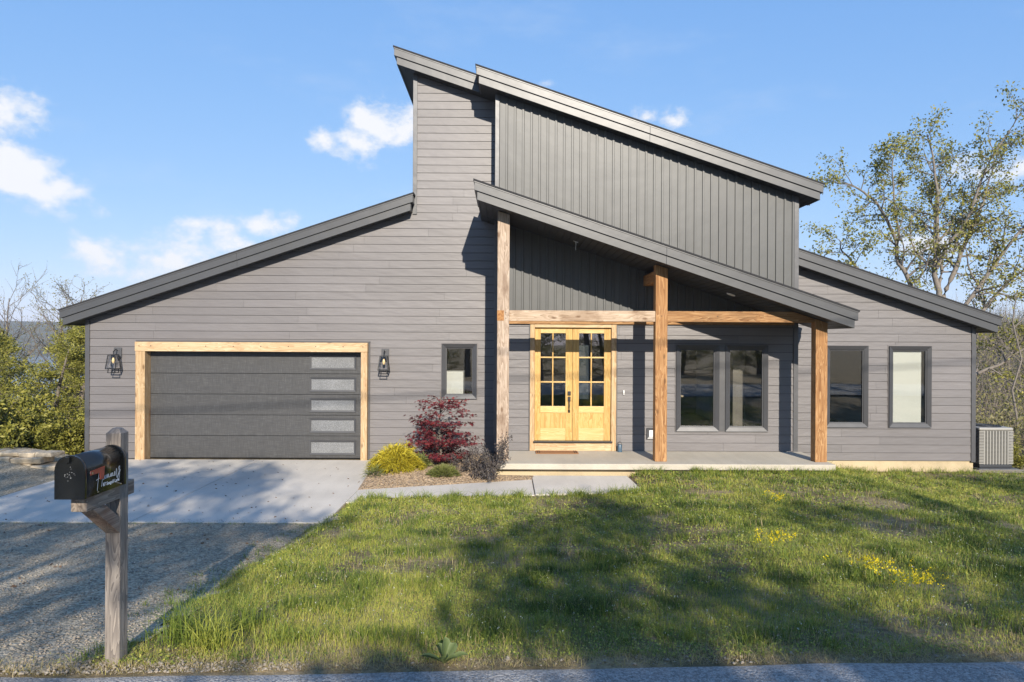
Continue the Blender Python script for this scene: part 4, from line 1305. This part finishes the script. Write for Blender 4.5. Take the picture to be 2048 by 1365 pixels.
for x, y, H, sd, per, lb in BT:
    tub, P_, D_, rg = generic(sd, H, bare_cfg, None, .10, .05)
    make_tree('bare_tree', (x, y, gz(x, y)), lb, 'tree', tub, leaf_arrays(rg, P_, D_, per, .05, .07, .5), 'twig', 'leaf_bud', 'bare trees left of the house')

MINR = .003
# ---- right background: brushy slope and a pale sapling
rng = np.random.default_rng(61)
N = 9000
yy = 19.5 + 75 * rng.random(N) ** 1.5; xx = yy * rng.uniform(.52, .95, N)
ok = xx > 11.6; xx, yy = xx[ok], yy[ok]; N = len(xx)
h = rng.uniform(1.0, 3.0, N) * np.clip((yy - 12) / 16, .5, 1.5)
B0 = np.stack([xx, yy, ground(xx, yy) - .1], 1)
d = unit(np.stack([rng.normal(0, .35, N), rng.normal(0, .35, N), np.ones(N)], 1)); pts = [B0]
for k in range(4):
    d = unit(d + rng.normal(0, .22, (N, 3)) + np.array([0, 0, -.04 * k])); pts.append(pts[-1] + d * h[:, None] / 4)
w = rng.uniform(.008, .022, N)[:, None] * np.clip(yy[:, None] / 30, .7, 2)
sd = unit(np.cross(d, rng.normal(0, 1, (N, 3))))
V = []
for k, p in enumerate(pts):
    s = w * (1 - .2 * k); V += [p - sd * s, p + sd * s]
V = np.stack(V, 1).reshape(-1, 3); i = np.arange(N)[:, None] * 10
T = np.concatenate([i + np.array([2 * k, 2 * k + 1, 2 * k + 3]) for k in range(4)] + [i + np.array([2 * k, 2 * k + 3, 2 * k + 2]) for k in range(4)])
br = thing('brush', (20, 27, gz(20, 27)), 'tangled grey-brown brush with new leaves on the slope behind the condenser', 'brush'); br['kind'] = 'stuff'
o = link('stems', fast_mesh('stems', V, T, mat=MAT['twig']), br); o['kind'] = 'stuff'
LP = np.concatenate([pts[2], pts[3], pts[4]]); LD = np.concatenate([d, d, d])
sel = rng.random(len(LP)) < .8
la = leaf_arrays(rng, LP[sel], LD[sel], 3, .22, .10, .55)
o = link('leaves', fast_mesh('leaves', *la, mat=MAT['leaf_bud']), br); o['kind'] = 'stuff'
for c in br.children:
    c.location = -br.location
rg = np.random.default_rng(71); tub = Tubes(); tips = []
px_, py_ = 16.55, 22.0
q = np.array([(0, 0, -.3), (.05, 0, 1.0), (-.05, .1, 2.0), (.18, 0, 3.0), (-.05, .1, 4.2), (0, 0, 5.2)]); tub.add(q, [.035, .032, .03, .026, .022, .012], 6)
tub.add(np.array([(-.03, .1, 4.0), (.4, .1, 4.4), (.9, .2, 4.6), (1.5, .2, 4.9)]), [.018, .015, .012, .006], 5)
tub.add(np.array([(.15, 0, 2.9), (-.3, .1, 3.4), (-.6, .2, 4.0)]), [.015, .01, .005], 5)
make_tree('pale_sapling', (px_, py_, gz(px_, py_)), 'thin pale-barked sapling on the slope above the condenser', 'tree', tub, None, 'bark_pale', None)
# small green shrubs beside the condenser
for x, y, s, lb in ((12.35, 16.9, .55, 'low green shrub right of the air conditioner at the frame edge'), (11.0, 17.6, .5, 'small bright green shrub behind the air conditioner by the wall')):
    copy_tree(jb, (x, y, gz(x, y)), x, (s, s * .75), lb)['group'] = 'green shrubs by the condenser'

# ---- planting bed
# red japanese maple
rng = np.random.default_rng(81)
mxp, myp = -1.36, 14.15; mz = .12
tub = Tubes(); LP = []; LD = []
stem = np.array([(0, 0, -.1), (.02, .01, .35), (-.02, 0, .8), (.02, 0, 1.2), (.0, 0, 1.45)]); tub.add(stem, [.028, .024, .018, .011, .005], 6)
for k in range(80):
    z = .06 + 1.36 * rng.random() ** .9; a = rng.uniform(0, 2 * np.pi)
    prof = np.interp(z, [0, .25, .6, .9, 1.2, 1.5], [.40, .62, .68, .62, .52, .26]) * rng.uniform(.5, 1.22)
    p0 = np.array([np.interp(z, stem[:, 2], stem[:, 0]), 0, max(z - .2, .05)]); u = np.array([math.cos(a), math.sin(a), 0])
    q = np.array([p0, p0 + u * prof * .35 + [0, 0, .12], p0 + u * prof * .7 + [0, 0, .18], p0 + u * prof + [0, 0, .17]])
    tub.add(q, [.008, .006, .004, .002], 4)
    n = int(46 * prof / .6); t = rng.uniform(.25, 1.03, n)
    c = np.stack([np.interp(t, [0, .35, .7, 1], q[:, i]) for i in range(3)], 1)
    lat = np.array([-math.sin(a), math.cos(a), 0]) * rng.normal(0, .09, n)[:, None]
    LP.append(c + lat + np.stack([np.zeros(n), np.zeros(n), rng.normal(-.01, .022, n)], 1)); LD.append(np.repeat(u[None], n, 0))
LP = np.concatenate(LP); LD = np.concatenate(LD); n = len(LP)
Vs = []; Ts = []; off = 0; base_t = np.clip(rng.normal(.5, .22, n), 0, 1)
fw = unit(LD + rng.normal(0, .5, (n, 3)) + np.array([0, 0, -.55])); sdv = unit(np.cross(fw, np.array([0, 0, 1.]) + rng.normal(0, .3, (n, 3))))
sz = rng.uniform(.035, .06, n)[:, None]
for ang, ln in ((-80, .6), (-38, .9), (0, 1.1), (38, .9), (80, .6)):
    u = fw * math.cos(R(ang)) + sdv * math.sin(R(ang)); v = np.cross(u, unit(np.cross(fw, sdv)))
    m = LP + u * sz * ln * .45
    V = np.stack([LP, m + v * sz * .13, LP + u * sz * ln + np.array([0, 0, -.2]) * sz, m - v * sz * .13], 1).reshape(-1, 3)
    i = np.arange(n)[:, None] * 4 + off; Vs.append(V); Ts += [i + np.array([0, 1, 2]), i + np.array([0, 2, 3])]; off += 4 * n
make_tree('japanese_maple', (mxp, myp, mz), 'dark red japanese maple shrub in the bed below the small window', 'shrub', tub,
          (np.concatenate(Vs), np.concatenate(Ts), np.tile(np.repeat(base_t, 4), 5)), 'bark', 'leaf_maple', crown='foliage', trunk='stem').scale = (1.14, 1.0, 1.04)


def strands(rng, n, rx, ry, H, ln, w, droop, tintf):
    """mound of thin drooping sprays"""
    a = rng.uniform(0, 2 * np.pi, n); rr = np.sqrt(rng.random(n)); x = rr * np.cos(a); y = rr * np.sin(a)
    z = np.sqrt(np.clip(1 - rr ** 2, 0, 1)) * rng.uniform(.35, 1.0, n)
    lump = (1 + .45 * (vnoise(2.2 * np.cos(a) + 5, 2.2 * np.sin(a) + 2.5 * z, 1.0, 40) - .5) + .35 * (vnoise(6 * np.cos(a), 6 * np.sin(a) + 6 * z, 1.0, 41) - .5))[:, None]
    p = np.stack([x * rx, y * ry, z * H], 1) * lump; out = unit(np.stack([x, y, z * .7 + .25], 1) + rng.normal(0, .35, (n, 3)))
    L = ln * rng.uniform(.6, 1.3, n)[:, None]; s = unit(np.cross(out, rng.normal(0, 1, (n, 3)))) * w * rng.uniform(.7, 1.3, n)[:, None]
    q1 = p + out * L * .5; o2 = unit(out + np.array([0, 0, -droop])); q2 = q1 + o2 * L * .5
    V = np.stack([p - s, p + s, q1 + s, q1 - s, q2], 1).reshape(-1, 3); i = np.arange(n)[:, None] * 5
    T = np.concatenate([i + np.array([0, 1, 2]), i + np.array([0, 2, 3]), i + np.array([3, 2, 4])])
    return V, T, np.repeat(np.clip(tintf(rng, z, n), 0, 1), 5)


def mound(name, x, y, z, rx, ry, H, n, ln, w, droop, mat, label, seed, tintf):
    rng = np.random.default_rng(seed); tub = Tubes()
    for k in range(10):
        a = rng.uniform(0, 6.28); tub.add(np.array([(0, 0, -.05), (.3 * rx * math.cos(a), .3 * ry * math.sin(a), H * .4), (.7 * rx * math.cos(a), .7 * ry * math.sin(a), H * .6)]), [.012, .008, .004], 4)
    V, T, tt = strands(rng, n, rx, ry, H, ln, w, droop, tintf)
    # split sprays into forked twiglets
    return make_tree(name, (x, y, z), label, 'shrub', tub, (V, T, tt), 'bark', mat, crown='foliage', trunk='stem')


mound('golden_cypress', -2.17, 13.55, .09,   .43, .38, .48, 4800, .17, .0055, 1.0, 'leaf_yellow', 'bright golden yellow mounded cypress shrub at the left of the bed', 82, lambda r, z, n: .25 + .6 * z + r.normal(0, .16, n))
mound('dwarf_spruce', -1.20, 13.15, .08, .25, .22, .17, 2400, .085, .004, .1, 'leaf_spruce', 'low yellow-green dwarf spruce in front of the red maple', 83, lambda r, z, n: .3 + .5 * z + r.normal(0, .2, n))
mound('blue_spurge', -1.72, 13.75, .1, .18, .16, .26, 600, .10, .009, .4, 'leaf_spruce', 'small blue-green leafy plant between the yellow and red shrubs', 84, lambda r, z, n: .5 + r.normal(0, .22, n))
mound('thyme_clump', -2.50, 13.05, .07, .15, .15, .17, 190, .13, .004, .5, 'leaf_spruce', 'wispy grey-green plant at the left corner of the bed', 85, lambda r, z, n: .4 + r.normal(0, .22, n))
# twiggy purple shrubs
pur_cfg = [dict(seg=3, wob=.1, up=.1, kids=16, start=.05, ang=38, ratio=1.5, rr=.5, shrink=.2),
           dict(seg=5, wob=.14, up=.10, kids=6, start=.3, ang=38, ratio=.42, rr=.5),
           dict(seg=3, wob=.2, up=.05, tips=5)]
tub, P_, D_, rg = generic(86, .42, pur_cfg, None, .016)
P_[:, 2] = np.maximum(P_[:, 2], 0.02)
pb = make_tree('purple_shrub', (-.22, 13.05, .11), 'twiggy dark purple shrub in front of the left porch post', 'shrub', tub, leaf_arrays(rg, P_, D_, 5, .022, .035, .5), 'twig', 'leaf_purple', None, 'foliage', 'stem')
pb.scale = (1.05, 1.05, 1.5)
c = copy_tree(pb, (-.75, 13.6, .12), 2.0, (1.15, .8), 'low sparse purple shrub between the maple and the larger purple shrub')

# mulch chips
rng = np.random.default_rng(91); n = 9000
x = rng.uniform(-2.6, .48, n); y = rng.uniform(12.2, 15.2, n)
ok = (y > 12.22 + (x + 2.63) * .217) & ((x < -.28) | (y < 13.15)); x, y = x[ok], y[ok]; n = len(x)
z = bedz(x, y)
a = rng.uniform(0, 6.28, n); L = rng.uniform(.012, .035, n); wd = rng.uniform(.004, .010, n)
u = np.stack([np.cos(a), np.sin(a), rng.normal(0, .3, n)], 1) * L[:, None]; v = np.stack([-np.sin(a), np.cos(a), rng.normal(0, .3, n)], 1) * wd[:, None]
c = np.stack([x, y, z + .006], 1); hh = np.array([0, 0, .006])
V = np.stack([c - u - v, c + u - v, c + u + v, c - u + v, c - u - v - hh, c + u - v - hh, c + u + v - hh, c - u + v - hh], 1).reshape(-1, 3); i = np.arange(n)[:, None] * 8
Fq = [(0, 1, 2, 3), (0, 4, 5, 1), (1, 5, 6, 2), (2, 6, 7, 3), (3, 7, 4, 0)]
o = link('mulch_chips', fast_mesh('mulch_chips', V, np.concatenate([i + np.array(q) for q in Fq]), mat=MAT['chip'])); tag(o, 'brown wood mulch chips covering the planting bed', 'mulch', kind='stuff')


# loose stones on the drive and along the road edge
def stones(name, x, y, z, s, mat, rng, label):
    n = len(x); c = np.stack([x, y, z + s * .25], 1)
    dirs = np.array([(1, 0, 0), (-1, 0, 0), (0, 1, 0), (0, -1, 0), (0, 0, 1), (0, 0, -1)], float)
    a = rng.uniform(0, 6.28, n); ca, sa = np.cos(a), np.sin(a)
    D_ = np.stack([dirs[None, :, 0] * ca[:, None] - dirs[None, :, 1] * sa[:, None], dirs[None, :, 0] * sa[:, None] + dirs[None, :, 1] * ca[:, None], np.repeat(dirs[None, :, 2], n, 0)], -1)
    sc = s[:, None, None] * rng.uniform(.55, 1.2, (n, 6, 1)) * np.array([1, 1, .65])
    V = (c[:, None] + D_ * sc + rng.normal(0, .12, (n, 6, 3)) * s[:, None, None]).reshape(-1, 3); i = np.arange(n)[:, None] * 6
    T = np.concatenate([i + np.array(q) for q in ((0, 2, 4), (2, 1, 4), (1, 3, 4), (3, 0, 4), (2, 0, 5), (1, 2, 5), (3, 1, 5), (0, 3, 5))])
    o = link(name, fast_mesh(name, V, T, mat=MAT[mat])); tag(o, label, 'gravel', kind='stuff'); return o


rng = np.random.default_rng(95)
n = 16000; x = rng.uniform(-8, -2.55, n); y = 4.2 + 5.9 * rng.random(n) ** 1.7
ok = (x > -.80 * y - .6) & (y > 4.24 + .038 * x); x, y = x[ok], y[ok]
stones('loose_gravel', x, y, ground(x, y) + .012, rng.uniform(.004, .012, len(x)) * rng.choice([1, 1, 1.5], len(x)), 'pebble', rng, 'loose limestone gravel scattered over the drive')
m = 500; xs_ = rng.uniform(-8.3, -2.7, m); ys_ = 10.07 + np.abs(rng.normal(0, .09, m))
stones('spilled_gravel', xs_, ys_, np.zeros(m), rng.uniform(.003, .008, m), 'pebble', rng, 'gravel crumbs spilled onto the concrete edge of the drive')
n = 2600; x = np.concatenate([rng.uniform(-4, 4.5, n // 5), rng.uniform(-4, -1.2, n - n // 5)]); y = 4.20 + .038 * x + np.abs(rng.normal(0, .13, n)) - .02
stones('edge_gravel', x, y, ground(x, y) + .004, rng.uniform(.003, .009, n) * rng.choice([1, 1, 1, 2.2], n), 'pebble', rng, 'pale broken stones along the road edge')

n = 260; x = rng.uniform(-8.3, -2.7, n); y = rng.uniform(5, 15.2, n); s = rng.uniform(.012, .03, n); a = rng.uniform(0, 6.28, n)
c = np.stack([x, y, np.where(y > 10.06, .004, ground(x, y) + .018)], 1)
u = np.stack([np.cos(a), np.sin(a), rng.normal(0, .2, n)], 1) * s[:, None]; v = np.stack([-np.sin(a), np.cos(a), np.abs(rng.normal(0, .4, n))], 1) * s[:, None] * .5
V = np.stack([c - u, c - v, c + u, c + v + [0, 0, .006]], 1).reshape(-1, 3); i = np.arange(n)[:, None] * 4
o = link('leaf_litter', fast_mesh('leaf_litter', V, np.concatenate([i + np.array([0, 1, 2]), i + np.array([0, 2, 3])]), mat=MAT['litter'])); tag(o, 'scattered dry brown leaves on the drive', 'leaves', kind='stuff')

# ---- lawn
rng = np.random.default_rng(101)


def lawn_ok(x, y):
    edge = -2.60 + .5 * (vnoise(x, y, 1.4, 12) - .5) + .3 * (vnoise(x, y, 4.5, 13) - .5)
    k = (x > edge) & (y > 4.22 + .038 * x + .14 * vnoise(x, y, 2.3, 14)) & (y < 15.38)
    k &= ~((x < .51) & (y > 11.30 + (x + 2.63) * .1) & (x > -2.66)) & ~((x < -2.6) & (y > 10.0))
    k &= ~((x > .50) & (x < 2.40) & (y > 11.68 + (x - .5) * .09) & (y < 13.3))
    k &= ~((x > -.2) & (x < 6.45) & (y > 13.2))
    k &= (x < .79 * y + 4.0)
    return k


def blades(x, y, h, w, tint, rng, lean=.35, curl=.5):
    n = len(x); a = rng.uniform(0, 2 * np.pi, n); f = rng.uniform(0, 2 * np.pi, n)
    d = np.stack([np.cos(a), np.sin(a), np.zeros(n)], 1); s = np.stack([np.cos(f), np.sin(f), np.zeros(n)], 1) * (w / 2)[:, None]
    le = np.abs(rng.normal(0, lean, n))[:, None]
    b = np.stack([x, y, ground(x, y) - .006], 1); up = np.array([0, 0, 1.])
    m = b + (up * .55 + d * le * .45) * h[:, None]; t = m + (up * (.45 - curl * .3 * le) + d * (le * .6 + curl * le)) * h[:, None]
    V = np.stack([b - s, b + s, m + s * .8, m - s * .8, t], 1).reshape(-1, 3); i = np.arange(n)[:, None] * 5
    T = np.concatenate([i + np.array([0, 1, 2]), i + np.array([0, 2, 3]), i + np.array([3, 2, 4])])
    return V, T, np.repeat(np.clip(tint, 0, 1), 5), t


Vs = []; Ts = []; Tt = []; off = 0; tipsn = []
for y0, y1, dens, wmul in ((4.0, 6.2, 7000, .8), (6.2, 8.5, 4600, 1.1), (8.5, 11.5, 3000, 1.5), (11.5, 15.4, 2100, 2.0)):
    xa, xb = -2.9, .79 * y1 + 4.0; n = int((xb - xa) * (y1 - y0) * dens)
    x = rng.uniform(xa, xb, n); y = rng.uniform(y0, y1, n)
    clump = vnoise(x, y, 2.6, 21); big = vnoise(x, y, .55, 22); fine = vnoise(x, y, 7, 23); bare = vnoise(x, y, 1.1, 25) * .6 + vnoise(x, y, 3.1, 26) * .4
    keep = lawn_ok(x, y) & ((x < .79 * y + .7) | (rng.random(n) < .4)) & (rng.random(n) < np.clip(.35 + 4.2 * (.60 - bare) + .5 * (fine - .5), .10, 1))
    x, y, clump, big, fine, bare = (v[keep] for v in (x, y, clump, big, fine, bare)); n = len(x)
    roadside = np.clip((4.75 + .038 * x - y) / .4, 0, 1)
    tall = np.clip((clump - .62) / .2, 0, 1)
    h = (.027 + .052 * rng.random(n) ** 1.5 + .065 * tall * rng.random(n) + .02 * (fine - .5)) * (1 - .2 * roadside)
    w = rng.uniform(.0022, .0042, n) * wmul * (1 + .5 * tall)
    dry = rng.random(n) < .07 + .35 * np.clip((bare - .52) / .2, 0, 1) + .25 * roadside
    tint = .50 + .40 * (big - .5) + .30 * (fine - .5) + rng.normal(0, .15, n) - .34 * tall
    tint = np.where(dry, rng.uniform(.8, 1, n), np.clip(tint, .02, .78))
    V, T, tt, tip = blades(x, y, h, w, tint, rng)
    Vs.append(V); Ts.append(T + off); Tt.append(tt); off += len(V); tipsn.append(tip)
# coarse longer tussocks
def tussock(cx, cy, n, rad, h0, h1, w, t0, t1):
    global off
    x = cx + rng.normal(0, rad, n); y = cy + rng.normal(0, rad, n)
    V, T, tt, tip = blades(x, y, rng.uniform(h0, h1, n), rng.uniform(.6, 1.2, n) * w, rng.uniform(t0, t1, n), rng, .55, .8)
    Vs.append(V); Ts.append(T + off); Tt.append(tt); off += len(V)
k = 0
while k < 380:
    y = 4.5 + 10.5 * rng.random(); x = rng.uniform(-2.5, .79 * y)
    if lawn_ok(np.array([x]), np.array([y]))[0]:
        tussock(x, y, int(rng.integers(18, 46)), rng.uniform(.025, .06), .07, .15, .0048 * max(1, y / 8), .12, .5); k += 1
# along the house, walk and porch edges the grass was left longer
for k in range(120):
    s = rng.random()
    if s < .35:
        x = rng.uniform(-2.5, 2.4); y = 11.22 + (x + 2.63) * .1
    elif s < .75:
        x = rng.uniform(2.5, 6.4); y = 13.12
    else:
        x = rng.uniform(6.5, 10.6); y = 15.28
    tussock(x, y - abs(rng.normal(0, .07)), int(rng.integers(14, 36)), .04, .08, .20, .008, .18, .55)
for k in range(130):
    x = -2.62 + rng.normal(0, .18); y = rng.uniform(5.2, 9.8); tussock(x, y, 16, .035, .04, .10, .005, .1, .5)
for k in range(14):
    x = rng.uniform(-2.5, .4); y = 12.42 + (x + 2.63) * .217 + rng.uniform(.0, .35); tussock(x, y, 22, .03, .05, .10, .006, .2, .5)
for k in range(110):
    x = rng.uniform(-8.3, -2.75); tussock(x, 10.02 + rng.normal(0, .02), 8, .035, .015, .06, .005, .15, .8)
# matted dry thatch along the road edge
n = 8000; x = np.concatenate([rng.uniform(-2.3, 4.6, 6500), rng.uniform(-3.6, -2.3, 1500)]); y = 4.17 + .037 * x + np.abs(rng.normal(0, .16, n)) * (.6 + .8 * vnoise(x, 0 * x, 1.5, 35))
V, T, tt, tip = blades(x, y, rng.uniform(.02, .07, n), rng.uniform(.0015, .0035, n), rng.uniform(.80, 1, n), rng, 1.3, .6)
Vs.append(V); Ts.append(T + off); Tt.append(tt); off += len(V)
# low broad-leaved weeds between the blades
n = 95000; yy = 4.2 + 11 * rng.random(n) ** 1.5; xx = rng.uniform(-2.8, 1, n) * 0 + rng.uniform(-2.8, .79 * yy + .8)
kp = lawn_ok(xx, yy) & (rng.random(n) < np.clip(2.2 * vnoise(xx, yy, 1.3, 31) - .35, .05, 1)); xx, yy = xx[kp], yy[kp]; n = len(xx)
sz = (.006 + .008 * rng.random(n)) * np.clip(yy / 6.5, .8, 2)
c = np.stack([xx, yy, ground(xx, yy) + rng.uniform(.008, .045, n)], 1); a = rng.uniform(0, 6.28, n)
u = np.stack([np.cos(a), np.sin(a), rng.normal(0, .35, n)], 1) * sz[:, None]; v = np.stack([-np.sin(a) * .6, np.cos(a) * .6, rng.normal(0, .3, n)], 1) * sz[:, None]
V = np.stack([c - u, c - v, c + u, c + v], 1).reshape(-1, 3); i = np.arange(n)[:, None] * 4
WV, WT = V, np.concatenate([i + np.array([0, 1, 2]), i + np.array([0, 2, 3])]); Wt = np.repeat(np.clip(rng.normal(.42, .15, n) + .25 * (vnoise(xx, yy, .7, 32) - .5), 0, .78), 4)
# seed stalks
n = 2600; x = rng.uniform(-2.4, 6, n); y = rng.uniform(4.5, 12, n); ok = lawn_ok(x, y); x, y = x[ok], y[ok]; n = len(x)
V, T, tt, tip = blades(x, y, rng.uniform(.08, .16, n), np.full(n, .0022), rng.uniform(.45, .7, n), rng, .25, .2)
Vs.append(V); Ts.append(T + off); Tt.append(tt); off += len(V)
lawn = thing('lawn_grass', (2, 8, gz(2, 8)), 'unmown spring grass with thin dry patches sloping from house to road', 'grass'); lawn['kind'] = 'stuff'
o = link('blades', fast_mesh('blades', np.concatenate(Vs), np.concatenate(Ts), np.concatenate(Tt), MAT['grass']), lawn); o['kind'] = 'stuff'; o.location = -lawn.location
print('blades', off // 5)
o = link('weeds', fast_mesh('weeds', WV, WT, Wt, MAT['grass']), lawn); o['kind'] = 'stuff'; o.location = -lawn.location
sel = tip[rng.random(n) < .7]
la = leaf_arrays(rng, sel, np.tile([0, 0, 1.], (len(sel), 1)), 3, .006, .009, .9)
o = link('seed_heads', fast_mesh('seed_heads', *la, mat=MAT['seedhead']), lawn); o['kind'] = 'stuff'; o.location = -lawn.location

# tall grass clumps beside the mailbox, each its own thing
def clump_thing(x, y, n, rad, h0, h1, label, seed, t0=.15, t1=.62):
    global rng
    r0 = np.random.default_rng(seed); px = x + r0.normal(0, rad, n); py = y + r0.normal(0, rad, n)
    V, T, tt, tip = blades(px, py, r0.uniform(h0, h1, n), r0.uniform(.003, .007, n), r0.uniform(t0, t1, n), r0, .5, .8)
    z = gz(x, y); o = link('grass_clump', fast_mesh('grass_clump', V - np.array([x, y, z]), T, tt, MAT['grass']), None, (x, y, z))
    tag(o, label, 'grass', 'tall grass clumps by the mailbox')
clump_thing(-2.16, 4.62, 240, .09, .14, .36, 'dark tall grass clump directly right of the mailbox post', 1, .1, .4)
clump_thing(-1.93, 4.52, 260, .07, .12, .30, 'bright arching grass clump, second to the right of the mailbox post', 2, .35, .68)
clump_thing(-1.86, 4.95, 200, .09, .12, .32, 'grey-green grass clump behind the bright arching one', 3, .2, .45)
clump_thing(-1.50, 4.62, 190, .09, .08, .18, 'short wide grass clump farthest right of the mailbox', 4, .25, .55)
clump_thing(-2.56, 4.42, 150, .08, .04, .12, 'low grass clump on the gravel left of the mailbox post', 5, .15, .5)
# mullein rosette at the road edge
rng2 = np.random.default_rng(7)
zm = gz(-.37, 4.21); t = thing('mullein_plant', (-.37, 4.21, .66), 'pale green woolly mullein rosette growing at the road edge', 'plant')
for a, L, tilt, w in ((95, .20, 76, .075), (40, .17, 58, .072), (135, .16, 66, .07), (12, .17, 30, .045), (172, .17, 28, .042), (300, .10, 60, .055), (235, .09, 55, .05), (340, .12, 45, .045), (70, .13, 45, .05)):
    u = np.array([math.cos(R(a)) * math.cos(R(tilt)), math.sin(R(a)) * math.cos(R(tilt)), math.sin(R(tilt))]); s = unit(np.cross(u, [math.sin(R(a)) * .3, -math.cos(R(a)) * .2, 1])) ; nrm = np.cross(s, u)
    V = []; T = []
    prof = [(0, .15), (.2, .45), (.45, .85), (.7, 1.), (.88, .75), (1, .12)]
    for i, (tt, ww) in enumerate(prof):
        c = np.array([0, 0, .01]) + u * L * tt + np.array([0, 0, -.25 * L * tt * tt])
        V += [c - s * w / 2 * ww + nrm * .02 * ww, c, c + s * w / 2 * ww + nrm * .02 * ww]
    for i in range(len(prof) - 1):
        b = 3 * i; T += [(b, b + 1, b + 4), (b, b + 4, b + 3), (b + 1, b + 2, b + 5), (b + 1, b + 5, b + 4)]
    link('leaf', fast_mesh('leaf', V, T, np.tile([.95, .1, .95], len(prof))[:len(V)] * rng2.uniform(.5, 1), MAT['leaf_wool'], True), t, (-.37, 4.21, .68))

# yellow wildflowers
def flowers(x, y, n, rx, ry, h, label, seed):
    r0 = np.random.default_rng(seed); z = gz(x, y); t = thing('yellow_wildflowers', (x, y, z), label, 'flowers', 'yellow wildflower patches in the lawn')
    px = x + r0.normal(0, rx, n); py = y + r0.normal(0, ry, n)
    V, T, tt, tip = blades(px, py, r0.uniform(.7, 1.1, n) * h, np.full(n, .004), r0.uniform(.2, .5, n), r0, .2, .2)
    link('stems', fast_mesh('stems', V - np.array([x, y, z]), T, tt, MAT['grass']), t, (x, y, z))['kind'] = 'stuff'
    la = leaf_arrays(r0, tip, np.tile([0, 0, 1.], (n, 1)), 11, .012, .014, .9, -.3)
    link('blossoms', fast_mesh('blossoms', la[0] - np.array([x, y, z]), la[1], la[2], MAT['petal']), t, (x, y, z))['kind'] = 'stuff'
flowers(3.83, 9.69, 18, .11, .08, .24, 'small faint patch of yellow wildflowers, the one nearest the porch', 1)
flowers(2.81, 7.06, 32, .09, .07, .27, 'bright round patch of yellow wildflowers in mid lawn', 2)
flowers(3.36, 6.20, 28, .11, .09, .21, 'long yellow wildflower patch, left of the two near the right edge', 3)
flowers(3.42, 5.66, 38, .10, .13, .23, 'dense yellow wildflower patch, rightmost in the lawn', 4)

# ---- utility line behind the camera: its cable throws the faint line across the facade
poles = []
for x, lb in ((-24, 'wooden utility pole across the road, the left of two'), (32, 'wooden utility pole across the road, the right of two')):
    zc = 9.95 + (x + 6.5) * (11.25 / 19.5 * 0 + .064); t = thing('utility_pole', (x, -3.6, .6), lb, 'utility pole', 'utility poles along the road')
    MB().tube([(x, -3.6, .5), (x, -3.6, zc + .5)], [.16, .11], 12).build('pole', MAT['pole_wood'], t)
    MB().box(x - .06, x + .06, -4.6, -2.6, zc - .15, zc - .02).build('crossarm', MAT['pole_wood'], t)
pts = []
for k in range(25):
    x = -24 + 56 * k / 24; s = (x - 4) / 28; pts.append((x, -3.0, 9.95 + (x + 6.5) * .064 + .25 * (s * s - .25)))
o = MB().tube(pts, .022, 6).build('overhead_cable', MAT['cable']); tag(o, 'black overhead cable strung between the utility poles across the road', 'cable')

# ------------------------------------------------------------------ the air: faint haze that fades the far shore
hm = bpy.data.materials.new('haze'); hm.use_nodes = True; nt = hm.node_tree
for n in list(nt.nodes):
    if n.type == 'BSDF_PRINCIPLED':
        nt.nodes.remove(n)
pv = nd(nt, 'ShaderNodeVolumePrincipled', None, Color=(.80, .88, 1, 1), Density=.00038)
nt.links.new(pv.outputs[0], [n for n in nt.nodes if n.type == 'OUTPUT_MATERIAL'][0].inputs['Volume'])
hz = MB().box(-1650, 1650, -450, 3050, -16, 60).build('haze', hm); tag(hz, 'thin bluish air between the house and the far shore', 'haze', kind='stuff')
